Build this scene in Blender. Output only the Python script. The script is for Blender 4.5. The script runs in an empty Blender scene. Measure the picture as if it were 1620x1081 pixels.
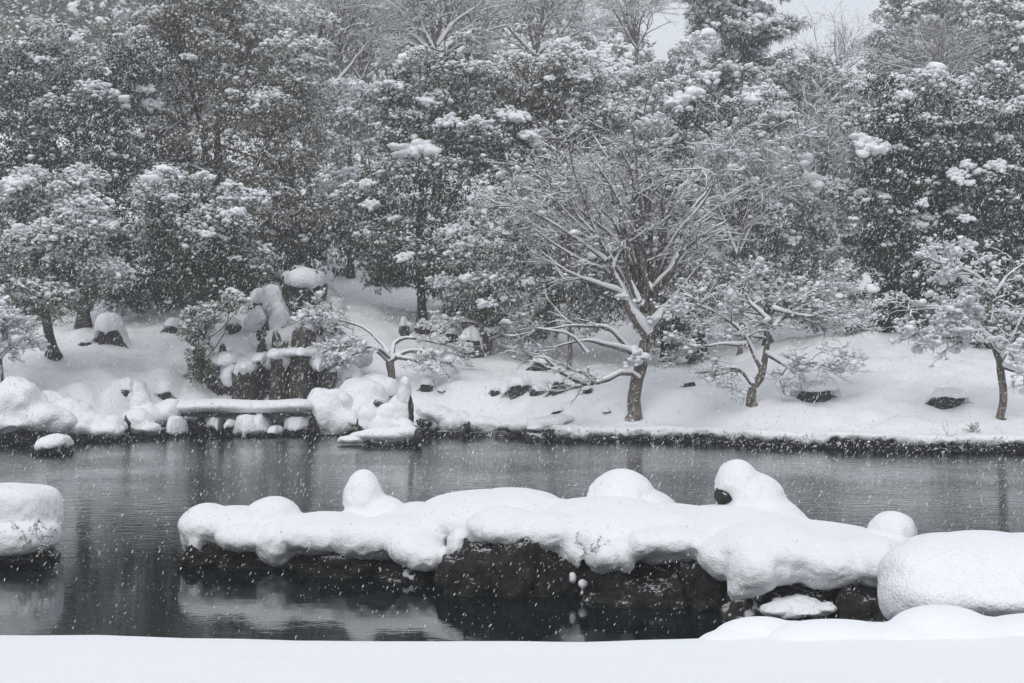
import bpy, math, random
import numpy as np

SC = bpy.context.scene
COL = SC.collection
rng = np.random.default_rng(11)
random.seed(4)

# ------------------------------------------------------------------ camera
F = 2250.0          # focal length in photo pixels (1620 wide)
CH = 2.3            # camera height above the pond
HY = 560.0          # row of the horizon
cam = bpy.data.cameras.new('camera')
cam.sensor_width = 36.0
cam.lens = 36.0 * F / 1620.0
cam.shift_y = (HY - 540.5) / 1620.0
cam.clip_start = 0.1
cam.clip_end = 1500
camo = bpy.data.objects.new('camera', cam)
COL.objects.link(camo)
camo.location = (0, 0, CH)
camo.rotation_euler = (math.radians(90), 0, 0)
SC.camera = camo

# ------------------------------------------------------------------ sky, sun, exposure
world = bpy.data.worlds.new('World')
SC.world = world
world.use_nodes = True
wn = world.node_tree
wn.nodes.clear()
sky = wn.nodes.new('ShaderNodeTexSky')
sky.sky_type = 'NISHITA'
sky.sun_disc = False
sky.sun_elevation = math.radians(38)
sky.sun_rotation = math.radians(200)
sky.air_density = 1.0
sky.dust_density = 4.0
mixw = wn.nodes.new('ShaderNodeMix')
mixw.data_type = 'RGBA'
mixw.inputs[0].default_value = 0.93
mixw.inputs[7].default_value = (6.5, 6.8, 7.35, 1)     # the even grey of thick snow cloud
bgw = wn.nodes.new('ShaderNodeBackground')
bgw.inputs['Strength'].default_value = 0.1
outw = wn.nodes.new('ShaderNodeOutputWorld')
wn.links.new(sky.outputs[0], mixw.inputs[6])
wn.links.new(mixw.outputs[2], bgw.inputs[0])
wn.links.new(bgw.outputs[0], outw.inputs[0])

sun = bpy.data.lights.new('sun', 'SUN')
sun.energy = 1.1
sun.angle = math.radians(40)
sun.color = (1.0, 0.98, 0.95)
suno = bpy.data.objects.new('sun', sun)
COL.objects.link(suno)
suno.rotation_euler = (math.radians(40), math.radians(-12), 0)

SC.view_settings.view_transform = 'Standard'
SC.view_settings.look = 'None'
SC.view_settings.gamma = 1
SC.view_settings.use_curve_mapping = False
SC.view_settings.exposure = 0.24
SC.render.engine = 'CYCLES'
SC.cycles.max_bounces = 5
SC.cycles.diffuse_bounces = 3
SC.cycles.glossy_bounces = 2
SC.cycles.volume_bounces = 3
SC.cycles.use_denoising = True

# ------------------------------------------------------------------ helpers
def W(px, py, d):
    return np.array([(px - 810.0) / F * d, d, CH + (HY - py) / F * d])

def m_px(n, d):
    return n * d / F

def vnoise(P, freq=1.0, seed=0):
    q = np.asarray(P, float) * freq + seed * 17.37 + 500.0
    i = np.floor(q).astype(np.int64)
    f = q - i
    f = f * f * (3 - 2 * f)
    def h(a, b, c):
        n = ((i[:, 0] + a) * 73856093) ^ ((i[:, 1] + b) * 19349663) ^ ((i[:, 2] + c) * 83492791) ^ (seed * 265443 + 77)
        n = (n ^ (n >> 13)) * 1274126177
        n = n ^ (n >> 16)
        return (n & 0xffff) / 32767.5 - 1
    x, y, z = f[:, 0], f[:, 1], f[:, 2]
    return ((h(0,0,0)*(1-x)+h(1,0,0)*x)*(1-y)+(h(0,1,0)*(1-x)+h(1,1,0)*x)*y)*(1-z) + \
           ((h(0,0,1)*(1-x)+h(1,0,1)*x)*(1-y)+(h(0,1,1)*(1-x)+h(1,1,1)*x)*y)*z

def fbm(P, freq, seed, octs=3):
    s = 0; a = 1; t = 0
    for k in range(octs):
        s = s + a * vnoise(P, freq * 2 ** k, seed + k); t += a; a *= .5
    return s / t

def nrm(v):
    return v / (np.linalg.norm(v, axis=-1, keepdims=True) + 1e-9)

def sstep(x, a=0., b=1.):
    t = np.clip((x - a) / (b - a), 0, 1)
    return t * t * (3 - 2 * t)

class Acc:
    """collects numpy vertices with quads and triangles; build() makes ONE mesh object"""
    def __init__(s):
        s.V = []; s.Q = []; s.T = []; s.n = 0
    def add(s, V, Q=None, T=None):
        V = np.asarray(V, float).reshape(-1, 3)
        if Q is not None and len(Q): s.Q.append(np.asarray(Q) + s.n)
        if T is not None and len(T): s.T.append(np.asarray(T) + s.n)
        s.V.append(V); s.n += len(V)
    def mesh(s, name, smooth=True, origin=None):
        V = np.concatenate(s.V) if s.V else np.zeros((0, 3))
        if origin is not None: V = V - np.asarray(origin)
        Q = np.concatenate(s.Q) if s.Q else np.zeros((0, 4), int)
        T = np.concatenate(s.T) if s.T else np.zeros((0, 3), int)
        me = bpy.data.meshes.new(name)
        me.vertices.add(len(V)); me.vertices.foreach_set('co', V.astype(np.float32).ravel())
        nl = Q.size + T.size
        me.loops.add(nl)
        me.loops.foreach_set('vertex_index', np.concatenate([Q.ravel(), T.ravel()]).astype(np.int32))
        me.polygons.add(len(Q) + len(T))
        me.polygons.foreach_set('loop_start', np.concatenate([np.arange(len(Q)) * 4, Q.size + np.arange(len(T)) * 3]).astype(np.int32))
        me.polygons.foreach_set('use_smooth', np.full(len(Q) + len(T), smooth))
        me.update(calc_edges=True)
        return me
    def build(s, name, mat, parent=None, smooth=True, kind=None):
        return link(name, s.mesh(name, smooth, parent.location if parent else None), mat, parent, kind)

def link(name, me, mat, parent=None, kind=None):
    o = bpy.data.objects.new(name, me)
    COL.objects.link(o)
    if mat is not None and len(me.materials) == 0: me.materials.append(mat)
    if parent is not None: o.parent = parent
    if kind: o['kind'] = kind
    return o

LABELS = set()
def thing(name, label, cat, loc, group=None):
    o = bpy.data.objects.new(name, None)
    COL.objects.link(o)
    o.empty_display_size = 0.2
    o.location = tuple(float(v) for v in loc)
    o['label'] = label; o['category'] = cat
    if group: o['group'] = group
    assert label not in LABELS, label
    assert 4 <= len(label.split()) <= 16, label
    LABELS.add(label)
    return o

def ico(sub):
    t = (1 + 5 ** .5) / 2
    v = [(-1,t,0),(1,t,0),(-1,-t,0),(1,-t,0),(0,-1,t),(0,1,t),(0,-1,-t),(0,1,-t),(t,0,-1),(t,0,1),(-t,0,-1),(-t,0,1)]
    f = [(0,11,5),(0,5,1),(0,1,7),(0,7,10),(0,10,11),(1,5,9),(5,11,4),(11,10,2),(10,7,6),(7,1,8),(3,9,4),(3,4,2),(3,2,6),(3,6,8),(3,8,9),(4,9,5),(2,4,11),(6,2,10),(8,6,7),(9,8,1)]
    v = [np.array(a) / np.linalg.norm(a) for a in v]
    for _ in range(sub):
        c = {}; g = []
        def mid(a, b):
            k = (min(a, b), max(a, b))
            if k not in c:
                m = v[a] + v[b]; v.append(m / np.linalg.norm(m)); c[k] = len(v) - 1
            return c[k]
        for a, b, d in f:
            x, y, z = mid(a, b), mid(b, d), mid(d, a)
            g += [(a, x, z), (b, y, x), (d, z, y), (x, y, z)]
        f = g
    return np.array(v), np.array(f)
ICO = {k: ico(k) for k in range(5)}

def blob_mesh(name, blobs, voxel=0.03, smooth=6, disp=(), origin=(0,0,0)):
    """union of ellipsoids, fused and smoothed into one soft body.
       blobs: (centre, (rx,ry,rz), tilt)"""
    a = Acc()
    sv, sf = ICO[3]
    for bl in blobs:
        c, r, tilt = bl[:3]
        w = sv
        if len(bl) > 3:
            w = np.sign(sv) * np.abs(sv) ** (2 / bl[3])
            w = w / (np.abs(w) ** bl[3]).sum(1, keepdims=True) ** (1 / bl[3])
        v = w * np.asarray(r)
        ct, st = math.cos(tilt), math.sin(tilt)
        v = np.stack([v[:,0]*ct + v[:,2]*st, v[:,1], -v[:,0]*st + v[:,2]*ct], 1)
        a.add(v + c, T=sf)
    me = a.mesh('tmp')
    o = bpy.data.objects.new('tmp', me); COL.objects.link(o)
    m = o.modifiers.new('r', 'REMESH'); m.mode = 'VOXEL'; m.voxel_size = voxel; m.use_smooth_shade = True
    if smooth:
        s = o.modifiers.new('s', 'SMOOTH'); s.iterations = smooth; s.factor = .5
    dg = bpy.context.evaluated_depsgraph_get()
    ev = o.evaluated_get(dg)
    out = bpy.data.meshes.new_from_object(ev)
    out.name = name
    bpy.data.objects.remove(o); bpy.data.meshes.remove(me)
    n = len(out.vertices)
    V = np.empty(n * 3, np.float32); out.vertices.foreach_get('co', V); V = V.reshape(-1, 3).astype(float)
    N = np.empty(n * 3, np.float32); out.vertices.foreach_get('normal', N); N = N.reshape(-1, 3).astype(float)
    side = 1 - np.clip(N[:, 2:3], 0, 1) ** 1.0
    for amp, freq, seed, sd in disp:
        d = fbm(V, freq, seed, 2)[:, None] * amp
        V = V + N * d * (side if sd else 1)
    V = V - np.asarray(origin)
    out.vertices.foreach_set('co', V.astype(np.float32).ravel())
    out.polygons.foreach_set('use_smooth', np.ones(len(out.polygons), bool))
    out.update()
    return out

def E(px, py, d, rx, rz, ry, tilt=0.0, p=2.0):
    return (W(px, py, d), (m_px(rx, d), ry, m_px(rz, d)), tilt, p)

# ------------------------------------------------------------------ materials
def newmat(name):
    m = bpy.data.materials.new(name); m.use_nodes = True
    nt = m.node_tree
    return m, nt, nt.nodes['Principled BSDF']

def node(nt, t, **kw):
    n = nt.nodes.new(t)
    for k, v in kw.items(): setattr(n, k, v)
    return n

def noise(nt, scale, detail=3, rough=.55, vec=None):
    n = node(nt, 'ShaderNodeTexNoise')
    n.inputs['Scale'].default_value = scale
    n.inputs['Detail'].default_value = detail
    n.inputs['Roughness'].default_value = rough
    if vec is None:
        vec = geo_pos(nt)
    nt.links.new(vec, n.inputs['Vector'])
    return n.outputs['Fac']

def geo_pos(nt):
    for n in nt.nodes:
        if n.bl_idname == 'ShaderNodeNewGeometry': return n.outputs['Position']
    return node(nt, 'ShaderNodeNewGeometry').outputs['Position']

def math_(nt, op, a, b=None, c=None, clamp=False):
    n = node(nt, 'ShaderNodeMath', operation=op, use_clamp=clamp)
    for i, x in enumerate((a, b, c)):
        if x is None: continue
        if isinstance(x, (int, float)): n.inputs[i].default_value = x
        else: nt.links.new(x, n.inputs[i])
    return n.outputs[0]

def mixc(nt, f, a, b):
    n = node(nt, 'ShaderNodeMix', data_type='RGBA')
    for i, x in ((0, f), (6, a), (7, b)):
        if isinstance(x, tuple): n.inputs[i].default_value = (*x, 1)
        elif isinstance(x, (int, float)): n.inputs[i].default_value = x
        else: nt.links.new(x, n.inputs[i])
    return n.outputs[2]

def ramp(nt, f, a, b):
    n = node(nt, 'ShaderNodeMapRange', interpolation_type='SMOOTHSTEP')
    nt.links.new(f, n.inputs[0])
    n.inputs[1].default_value = a; n.inputs[2].default_value = b
    return n.outputs[0]

def bump(nt, bs, h, dist, strength=1.0):
    n = node(nt, 'ShaderNodeBump')
    n.inputs['Distance'].default_value = dist
    n.inputs['Strength'].default_value = strength
    nt.links.new(h, n.inputs['Height'])
    nt.links.new(n.outputs[0], bs.inputs['Normal'])

SNOWC = (0.84, 0.855, 0.88)
def mat_snow(name, grain=60., g2=14., dist=.006, col=SNOWC):
    m, nt, b = newmat(name)
    h = math_(nt, 'ADD', noise(nt, grain, 2), math_(nt, 'MULTIPLY', noise(nt, g2, 3), 1.6))
    b.inputs['Base Color'].default_value = (*col, 1)
    b.inputs['Roughness'].default_value = .75
    b.inputs['Specular IOR Level'].default_value = .25
    bump(nt, b, h, dist)
    return m

def snow_mask(nt, lo, hi, nscale, namp):
    """snow lying on faces that look up"""
    geo_pos(nt)
    g = [n for n in nt.nodes if n.bl_idname == 'ShaderNodeNewGeometry'][0]
    s = node(nt, 'ShaderNodeSeparateXYZ'); nt.links.new(g.outputs['Normal'], s.inputs[0])
    z = math_(nt, 'ADD', s.outputs[2], math_(nt, 'MULTIPLY', math_(nt, 'SUBTRACT', noise(nt, nscale, 3), .5), namp))
    return ramp(nt, z, lo, hi)

def mat_rock(name, c1, c2, lo=.55, hi=.75, sn=7, na=1.2, lichen=.3, streak=0.):
    m, nt, b = newmat(name)
    n1 = noise(nt, 5, 6, .7); n2 = noise(nt, 23, 4, .7)
    base = mixc(nt, ramp(nt, n1, .35, .7), c1, c2)
    base = mixc(nt, math_(nt, 'MULTIPLY', ramp(nt, n2, .55, .66), lichen), base, (.13, .125, .075))
    if streak:
        mp = node(nt, 'ShaderNodeMapping'); mp.inputs['Scale'].default_value = (1, 1, .12)
        nt.links.new(geo_pos(nt), mp.inputs[0])
        base = mixc(nt, math_(nt, 'MULTIPLY', ramp(nt, noise(nt, 9, 4, .7, mp.outputs[0]), .45, .7), streak), base, (.16, .13, .10))
    base = mixc(nt, snow_mask(nt, lo, hi, sn, na), base, SNOWC)
    nt.links.new(base, b.inputs['Base Color'])
    b.inputs['Roughness'].default_value = .7
    bump(nt, b, math_(nt, 'ADD', noise(nt, 9, 6, .8), noise(nt, 45, 3, .7)), .07)
    return m

def mat_bark(name, c1, c2, lo=.15, hi=.45, na=1.0):
    m, nt, b = newmat(name)
    mp = node(nt, 'ShaderNodeMapping'); mp.inputs['Scale'].default_value = (1, 1, .25)
    nt.links.new(geo_pos(nt), mp.inputs[0])
    base = mixc(nt, ramp(nt, noise(nt, 16, 4, .7, mp.outputs[0]), .35, .65), c1, c2)
    base = mixc(nt, snow_mask(nt, lo, hi, 9, na), base, SNOWC)
    nt.links.new(base, b.inputs['Base Color'])
    b.inputs['Roughness'].default_value = .85
    bump(nt, b, noise(nt, 30, 4, .7, mp.outputs[0]), .02)
    return m

def mat_leaf(name, c1, c2, lo, hi, na=1.0, sn=6):
    m, nt, b = newmat(name)
    oi = node(nt, 'ShaderNodeNewGeometry')
    rnd = oi.outputs['Random Per Island']
    obi = node(nt, 'ShaderNodeObjectInfo')
    rnd = math_(nt, 'FRACT', math_(nt, 'ADD', rnd, obi.outputs['Random']))
    base = mixc(nt, rnd, c1, c2)
    geo_pos(nt)
    s = node(nt, 'ShaderNodeSeparateXYZ'); nt.links.new(oi.outputs['Normal'], s.inputs[0])
    z = math_(nt, 'ADD', s.outputs[2], math_(nt, 'MULTIPLY', math_(nt, 'SUBTRACT', noise(nt, 1.6, 2), .5), na))
    z = math_(nt, 'ADD', z, math_(nt, 'MULTIPLY', math_(nt, 'SUBTRACT', rnd, .5), .5))
    fa = node(nt, 'ShaderNodeAttribute', attribute_type='INSTANCER', attribute_name='frost')     # how much snow this spray has caught
    z = math_(nt, 'ADD', z, fa.outputs['Fac'])
    base = mixc(nt, ramp(nt, z, lo, hi), base, SNOWC)
    nt.links.new(base, b.inputs['Base Color'])
    b.inputs['Roughness'].default_value = .55
    b.inputs['Specular IOR Level'].default_value = .35
    return m

M = {}
M['snow'] = mat_snow('fresh_snow', 60, 16, .012)
M['snow_far'] = mat_snow('bank_snow', 16, 4.5, .03)
M['snow_near'] = mat_snow('near_snow', 160, 30, .0035)
M['snow_tree'] = mat_snow('tree_snow', 20, 9, .01)
M['snow_fleck'] = newmat('snowflake')[0]
M['snow_fleck'].node_tree.nodes['Principled BSDF'].inputs['Base Color'].default_value = (.85, .87, .9, 1)
M['rock_wet'] = mat_rock('wet_rock', (.004, .004, .004), (.05, .046, .038), .9, 1.08, 30, 1.5, .55)
M['rock'] = mat_rock('dark_rock', (.02, .02, .02), (.075, .072, .062), .62, .85, 9, 1.0, .4)
M['rock_cliff'] = mat_rock('cliff_rock', (.035, .032, .028), (.17, .15, .125), .5, .8, 8, 1.3, .7, .8)
M['bark'] = mat_bark('grey_brown_bark', (.05, .042, .036), (.21, .18, .15), .5, .8)
M['bark_dark'] = mat_bark('dark_bark', (.02, .018, .017), (.06, .052, .046), .35, .7)
M['twig'] = mat_bark('frosted_twig', (.05, .04, .037), (.13, .11, .10), -.15, .25)
M['leaf_a'] = mat_leaf('glossy_leaf', (.016, .034, .012), (.085, .105, .035), .62, .98, 1.0)
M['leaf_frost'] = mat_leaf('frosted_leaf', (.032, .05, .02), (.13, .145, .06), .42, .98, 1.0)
M['leaf_rime'] = mat_leaf('rime_and_haze_leaf', (.045, .065, .028), (.16, .175, .08), .12, .9, 1.0)  # rime on nearer trees; on far ones the white also stands in for haze
M['leaf_white'] = mat_leaf('snow_and_haze_leaf', (.06, .075, .05), (.2, .2, .14), -.5, .6, 1.2)  # plastered snow, its white also standing in for haze on far trees
M['leaf_dark'] = mat_leaf('dark_leaf', (.009, .019, .008), (.05, .062, .022), .75, 1.05, .9)
M['leaf_brown'] = mat_leaf('olive_leaf', (.042, .042, .014), (.17, .14, .06), .55, .98, 1.0)
M['needle'] = mat_leaf('pine_needle', (.02, .04, .022), (.06, .08, .045), .62, 1.0, .8)
M['grass'] = mat_leaf('bank_grass', (.012, .011, .009), (.06, .05, .035), .8, 1.2, .6)
M['weed'] = mat_leaf('dry_weed', (.10, .055, .04), (.2, .12, .09), .5, .9, .8)

m, nt, b = newmat('pond_water')
b.inputs['Base Color'].default_value = (.003, .009, .009, 1)
b.inputs['Roughness'].default_value = .03
b.inputs['IOR'].default_value = 1.3
mp = node(nt, 'ShaderNodeMapping'); mp.inputs['Scale'].default_value = (1, 1.9, 1)
nt.links.new(geo_pos(nt), mp.inputs[0])
r1 = noise(nt, 2.2, 3, .6, mp.outputs[0]); r2 = noise(nt, 11, 2, .5, mp.outputs[0])
patch = ramp(nt, noise(nt, .22, 2, .5), .38, .62)
sxyz = node(nt, 'ShaderNodeSeparateXYZ'); nt.links.new(geo_pos(nt), sxyz.inputs[0])
wind = math_(nt, 'ADD', math_(nt, 'MULTIPLY', ramp(nt, sxyz.outputs[1], 13, 26), .8), .2)     # the sheltered near water lies calmer
hh = math_(nt, 'ADD', math_(nt, 'MULTIPLY', r1, .6), math_(nt, 'MULTIPLY', math_(nt, 'MULTIPLY', r2, .26), math_(nt, 'ADD', patch, .25)))
hh = math_(nt, 'MULTIPLY', hh, wind)
bump(nt, b, hh, .016)
M['water'] = m

# ------------------------------------------------------------------ terrain function
SHORE = [(-900,712),(-300,708),(0,702),(120,696),(200,690),(270,686),(500,686),(560,690),(680,688),(740,688),(830,691),(900,700),
         (960,699),(1100,700),(1200,707),(1350,712),(1450,716),(1620,716),(1900,719),(2600,722)]
sx, sy = [], []
for p, q in SHORE:
    d = F * CH / (q - HY); sx.append((p - 810) / F * d); sy.append(d)
sx, sy = np.array(sx), np.array(sy)
def shoreY(X):
    X = np.asarray(X, float)
    P = np.stack([X, X * 0, X * 0], -1).reshape(-1, 3)
    y = np.interp(X, sx, sy).reshape(-1) + vnoise(P, .9, 3) * .18 + vnoise(P, 2.7, 4) * .09
    return y.reshape(X.shape)

CTRL = [(-500,560,44),(-300,600,41),(-300,500,52),(0,600,41),(100,572,43),(200,548,45),(300,600,42.5),(100,500,50),(250,490,50),(0,520,50),
 (350,470,50),(450,425,56),(530,400,60),(560,470,52),(650,480,52),(700,500,50),(620,560,46),(700,590,43.5),(700,640,41.5),
 (800,600,43),(800,650,40.5),(900,600,42),(900,650,39),(900,560,47),(1000,655,37.5),(1000,600,41),(1050,570,45),(1190,640,37.3),
 (1190,600,40),(1150,560,46),(1300,620,37.6),(1320,558,41.5),(1400,525,44),(1350,530,45),(1300,515,50),(1450,560,42),(1450,650,36),
 (1585,660,35.3),(1585,600,39),(1620,560,43),(1500,560,43),(1900,660,35.5),(1900,560,43),(2300,560,44),
 (430,655,42.2),(380,640,43.2),(480,640,43.2),(340,650,42.2),(400,560,45.2),(480,560,45.2),(450,510,47.5)]
cp = [W(*c) for c in CTRL]
for X in (-60, -35, -12, 12, 35, 60):
    for Y, z in ((64, 8.), (85, 12.), (115, 17.), (160, 26), (230, 36)):
        k = {-60: 1.35, -35: 1.3, -12: 1.15, 12: .9, 35: .75, 60: .85}[X]
        cp.append(np.array([X, Y, z * k]))
cp = np.array(cp)
def tps(r2): return np.where(r2 > 0, .5 * r2 * np.log(r2 + 1e-12), 0)
_d2 = ((cp[:, None, :2] - cp[None, :, :2]) ** 2).sum(-1)
n_ = len(cp)
A_ = np.zeros((n_ + 3, n_ + 3))
A_[:n_, :n_] = tps(_d2) + np.eye(n_) * 1.5
A_[:n_, n_] = 1; A_[:n_, n_+1:] = cp[:, :2]; A_[n_, :n_] = 1; A_[n_+1:, :n_] = cp[:, :2].T
wts = np.linalg.solve(A_, np.concatenate([cp[:, 2], [0, 0, 0]]))
def ground(X, Y):
    X = np.asarray(X, float).ravel(); Y = np.asarray(Y, float).ravel()
    out = np.empty(len(X))
    for i in range(0, len(X), 20000):
        x, y = X[i:i+20000], Y[i:i+20000]
        r2 = (x[:, None] - cp[None, :, 0]) ** 2 + (y[:, None] - cp[None, :, 1]) ** 2
        out[i:i+20000] = tps(r2) @ wts[:n_] + wts[n_] + wts[n_+1] * x + wts[n_+2] * y
    v = Y - shoreY(X)
    P = np.stack([X, Y, X * 0], 1)
    lump = fbm(P, .55, 7, 3)
    leftness = sstep(-X, 2, 8) * (1 - sstep(v, 3, 7))
    H = out + lump * .27 + np.abs(vnoise(P, 1.1, 9)) * .45 * leftness + vnoise(P, 1.9, 19) * .08
    H = np.maximum(H, .36)
    e = .40 + .07 * vnoise(P, 1.6, 12) + .12 * leftness
    return e * (1 - sstep(v, .2, 2.2)) + H * sstep(v, .2, 2.2)
def g1(x, y): return float(ground([x], [y])[0])

_ds = np.arange(33, 90, .05)
def hit(px, py):
    X = (px - 810) / F * _ds; Z = CH + (HY - py) / F * _ds
    G = ground(X, _ds)
    ok = np.where((Z <= G) & (_ds > shoreY(X) + .1))[0]
    d = _ds[ok[0]] if len(ok) else 60.
    return W(px, py, d)

# far bank and hillside: one sheet, with a rounded snow lip that overhangs the dark bank
def build_bank():
    Xs = np.concatenate([np.linspace(-95, -17, 70, endpoint=False), np.linspace(-17, 17, 520, endpoint=False), np.linspace(17, 95, 71)])
    vv = np.concatenate([np.linspace(.0, 10, 120, endpoint=False), 10 + np.linspace(0, 1, 90) ** 2 * 190])
    nx = len(Xs)
    ys = shoreY(Xs)
    rows = []
    P = np.stack([Xs, Xs * 0, Xs * 0], 1)
    e0 = ground(Xs, ys + .02)
    drop = .21 + .08 * vnoise(P, 2.1, 30) + .09 * vnoise(P, 5, 31) + .06 * vnoise(P, 11, 32)
    # underside and rim of the lip
    for (dy, fz) in ((.30, 0.), (.12, -.02), (.0, .02), (-.07, .25), (-.09, .5), (-.07, .75), (-.02, .93)):
        z = e0 - drop + fz * drop
        rows.append(np.stack([Xs, ys + dy + .05 * vnoise(np.stack([Xs, z * 0 + fz, z * 0], 1), 4, 33) + .025 * vnoise(np.stack([Xs, z * 0 + fz, z * 0], 1), 12, 34), z], 1))
    for v in vv:
        Y = ys + .03 + v
        rows.append(np.stack([Xs, Y, ground(Xs, Y)], 1))
    V = np.stack(rows)          # rows, nx, 3
    nr = len(rows)
    idx = np.arange(nr * nx).reshape(nr, nx)
    Q = np.stack([idx[:-1, :-1], idx[:-1, 1:], idx[1:, 1:], idx[1:, :-1]], -1).reshape(-1, 4)
    a = Acc(); a.add(V, Q=Q)
    o = a.build('snowy_hillside', M['snow_far'], kind='structure')
    # dark earth bank below the lip
    a = Acc()
    rows = []
    for dy, z in ((.26, .34), (.17, .22), (.12, .1), (.1, 0.), (.05, -.3), (0, -.8)):
        w = .07 * vnoise(np.stack([Xs, Xs * 0 + z * 3, Xs * 0], 1), 4, 41)
        rows.append(np.stack([Xs, ys + dy + w, np.full(nx, z)], 1))
    V = np.stack(rows); nr = len(rows)
    idx = np.arange(nr * nx).reshape(nr, nx)
    Q = np.stack([idx[:-1, :-1], idx[1:, :-1], idx[1:, 1:], idx[:-1, 1:]], -1).reshape(-1, 4)
    a.add(V, Q=Q)
    a.build('earth_bank', M['rock_wet'], kind='structure')
build_bank()

# ------------------------------------------------------------------ water
a = Acc()
a.add([(-95, 2, 0), (95, 2, 0), (95, 46, 0), (-95, 46, 0)], Q=[(0, 1, 2, 3)])
a.build('pond_water', M['water'], kind='structure')
a = Acc()
a.add([(-95, -30, -1.0), (95, -30, -1.0), (95, 230, -1.0), (-95, 230, -1.0)], Q=[(0, 1, 2, 3)])
a.build('pond_bed', M['rock_wet'], kind='structure')

# ------------------------------------------------------------------ near bank
def build_near():
    Xs = np.linspace(-14, 14, 420)
    Ys = np.concatenate([np.linspace(-8, 4, 30, endpoint=False), np.linspace(4, 7.0, 60, endpoint=False)])
    P = np.stack([Xs, Xs * 0, Xs * 0], 1)
    px = Xs / 7.0 * F + 810
    tgt = np.interp(px, [0, 300, 600, 1000, 1150, 1400, 1620], [1003, 1010, 1013, 1011, 1008, 990, 978])
    zt = CH + (HY - tgt) / F * 7.1
    rows = []
    for Y in Ys:
        PP = np.stack([Xs, Xs * 0 + Y, Xs * 0], 1)
        k = sstep(np.full(len(Xs), Y), 0, 6.5)
        z = (.88 * (1 - k) + zt * k) + .02 * fbm(PP, .5, 50, 2) + .008 * vnoise(PP, 2.2, 52) + .003 * vnoise(PP, 7, 53)
        rows.append(np.stack([Xs, np.full_like(Xs, Y), z], 1))
    ztop = rows[-1][:, 2]
    for dy, dz in ((.08, -.004), (.16, -.02), (.24, -.06), (.29, -.12), (.31, -.2), (.29, -.28), (.22, -.34), (.1, -.36), (.1, -.7), (.1, -1.6)):
        w = .03 * vnoise(P + [0, dz * 2, 0], 2, 55)
        rows.append(np.stack([Xs, 7.0 + dy + w, ztop + dz], 1))
    V = np.stack(rows); nr, nx = V.shape[:2]
    idx = np.arange(nr * nx).reshape(nr, nx)
    Q = np.stack([idx[:-1, :-1], idx[:-1, 1:], idx[1:, 1:], idx[1:, :-1]], -1).reshape(-1, 4)
    a = Acc(); a.add(V, Q=Q)
    a.build('near_snow_bank', M['snow_near'], kind='structure')
build_near()

SD = ((.035, 2.2, 60, False), (.022, 6., 62, True), (.010, 17., 64, True))
def tagm(o, label, cat, group=None):
    assert label not in LABELS; LABELS.add(label)
    o['label'] = label; o['category'] = cat
    if group: o['group'] = group
    return o

def snow_body(name, blobs, mat, parent, voxel=.03, smooth=6, disp=SD, kind=None):
    me = blob_mesh(name, blobs, voxel, smooth, disp, parent.location if parent else (0,0,0))
    return link(name, me, mat, parent, kind)

def rock_verts(seed, sub=4, planes=16, rough=.05):
    r = np.random.default_rng(seed)
    v, f = ICO[sub]
    n = nrm(r.normal(size=(planes, 3))); h = r.uniform(.62, 1.0, planes)
    dot = v @ n.T
    t = np.where(dot > .05, h / np.maximum(dot, .05), 9).min(1)
    t = np.minimum(t, 1.15)
    p = v * t[:, None]
    p = p * (1 + rough * fbm(v, 3, seed + 5, 3) * 2 + rough * .6 * vnoise(v, 13, seed + 9))[:, None]
    return p, f

def rock_mesh(name, c, r, seed, mat, parent, sub=4, planes=16, rough=.06):
    p, f = rock_verts(seed, sub, planes, rough)
    a = Acc(); a.add(p * np.asarray(r) + c, T=f)
    return a.build(name, mat, parent)

# small mounds at the edge of the near bank
t = thing('snow_mound', 'low rounded snow mound on the near bank edge below the big island', 'snow mound', W(1240, 1010, 7.1), 'snow mounds on the near bank')
snow_body('snow_cover', [E(1205,1012,7.15,80,36,.16), E(1170,1022,7.1,70,28,.15), E(1250,1016,7.1,80,34,.16)], M['snow_near'], t, .012, 5, ((.004, 5, 70, False), (.0015, 22, 71, True)))
t = thing('snow_mound', 'long flat snow mound stretching right along the near bank edge', 'snow mound', W(1340, 1010, 7.1), 'snow mounds on the near bank')
snow_body('snow_cover', [E(1320,1014,7.0,110,34,.2), E(1400,1016,6.95,110,30,.2)], M['snow_near'], t, .012, 5, ((.004, 5, 73, False), (.0015, 22, 71, True)))
t = thing('snow_mound', 'pointed snow mound against the big boulder at lower right', 'snow mound', W(1500, 1010, 7.1), 'snow mounds on the near bank')
snow_body('snow_cover', [E(1490,1000,6.95,85,42,.22), E(1530,1010,6.9,110,36,.22), E(1450,1012,6.9,90,30,.2), E(1640,1010,6.9,110,38,.22)], M['snow_near'], t, .012, 6, ((.004, 5, 76, False), (.0015, 22, 71, True)))

# big boulder at lower right
t = thing('boulder', 'big rounded boulder buried in thick snow at lower right by near bank', 'boulder', W(1520, 990, 8.0))
snow_body('snow_cover', [E(1500,905,8.05,100,62,.5), E(1560,900,8.1,140,60,.55), E(1640,905,8.1,140,62,.55), E(1440,915,7.95,50,52,.35), E(1470,935,7.85,80,48,.4),
    E(1432,955,7.8,34,30,.22), E(1560,935,7.85,120,34,.45), E(1410,945,7.85,22,40,.2), E(1650,930,7.9,120,36,.45)], M['snow'], t, .02, 8,
    ((.02, 2.2, 60, False), (.008, 7, 62, True), (.004, 24, 64, True)))
rock_mesh('rock', W(1540, 985, 8.1), (m_px(150, 8.1), .5, m_px(45, 8.1)), 5, M['rock_wet'], t)
rock_mesh('rock', W(1640, 985, 8.0), (m_px(120, 8.1), .5, m_px(40, 8.1)), 6, M['rock_wet'], t)

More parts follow.
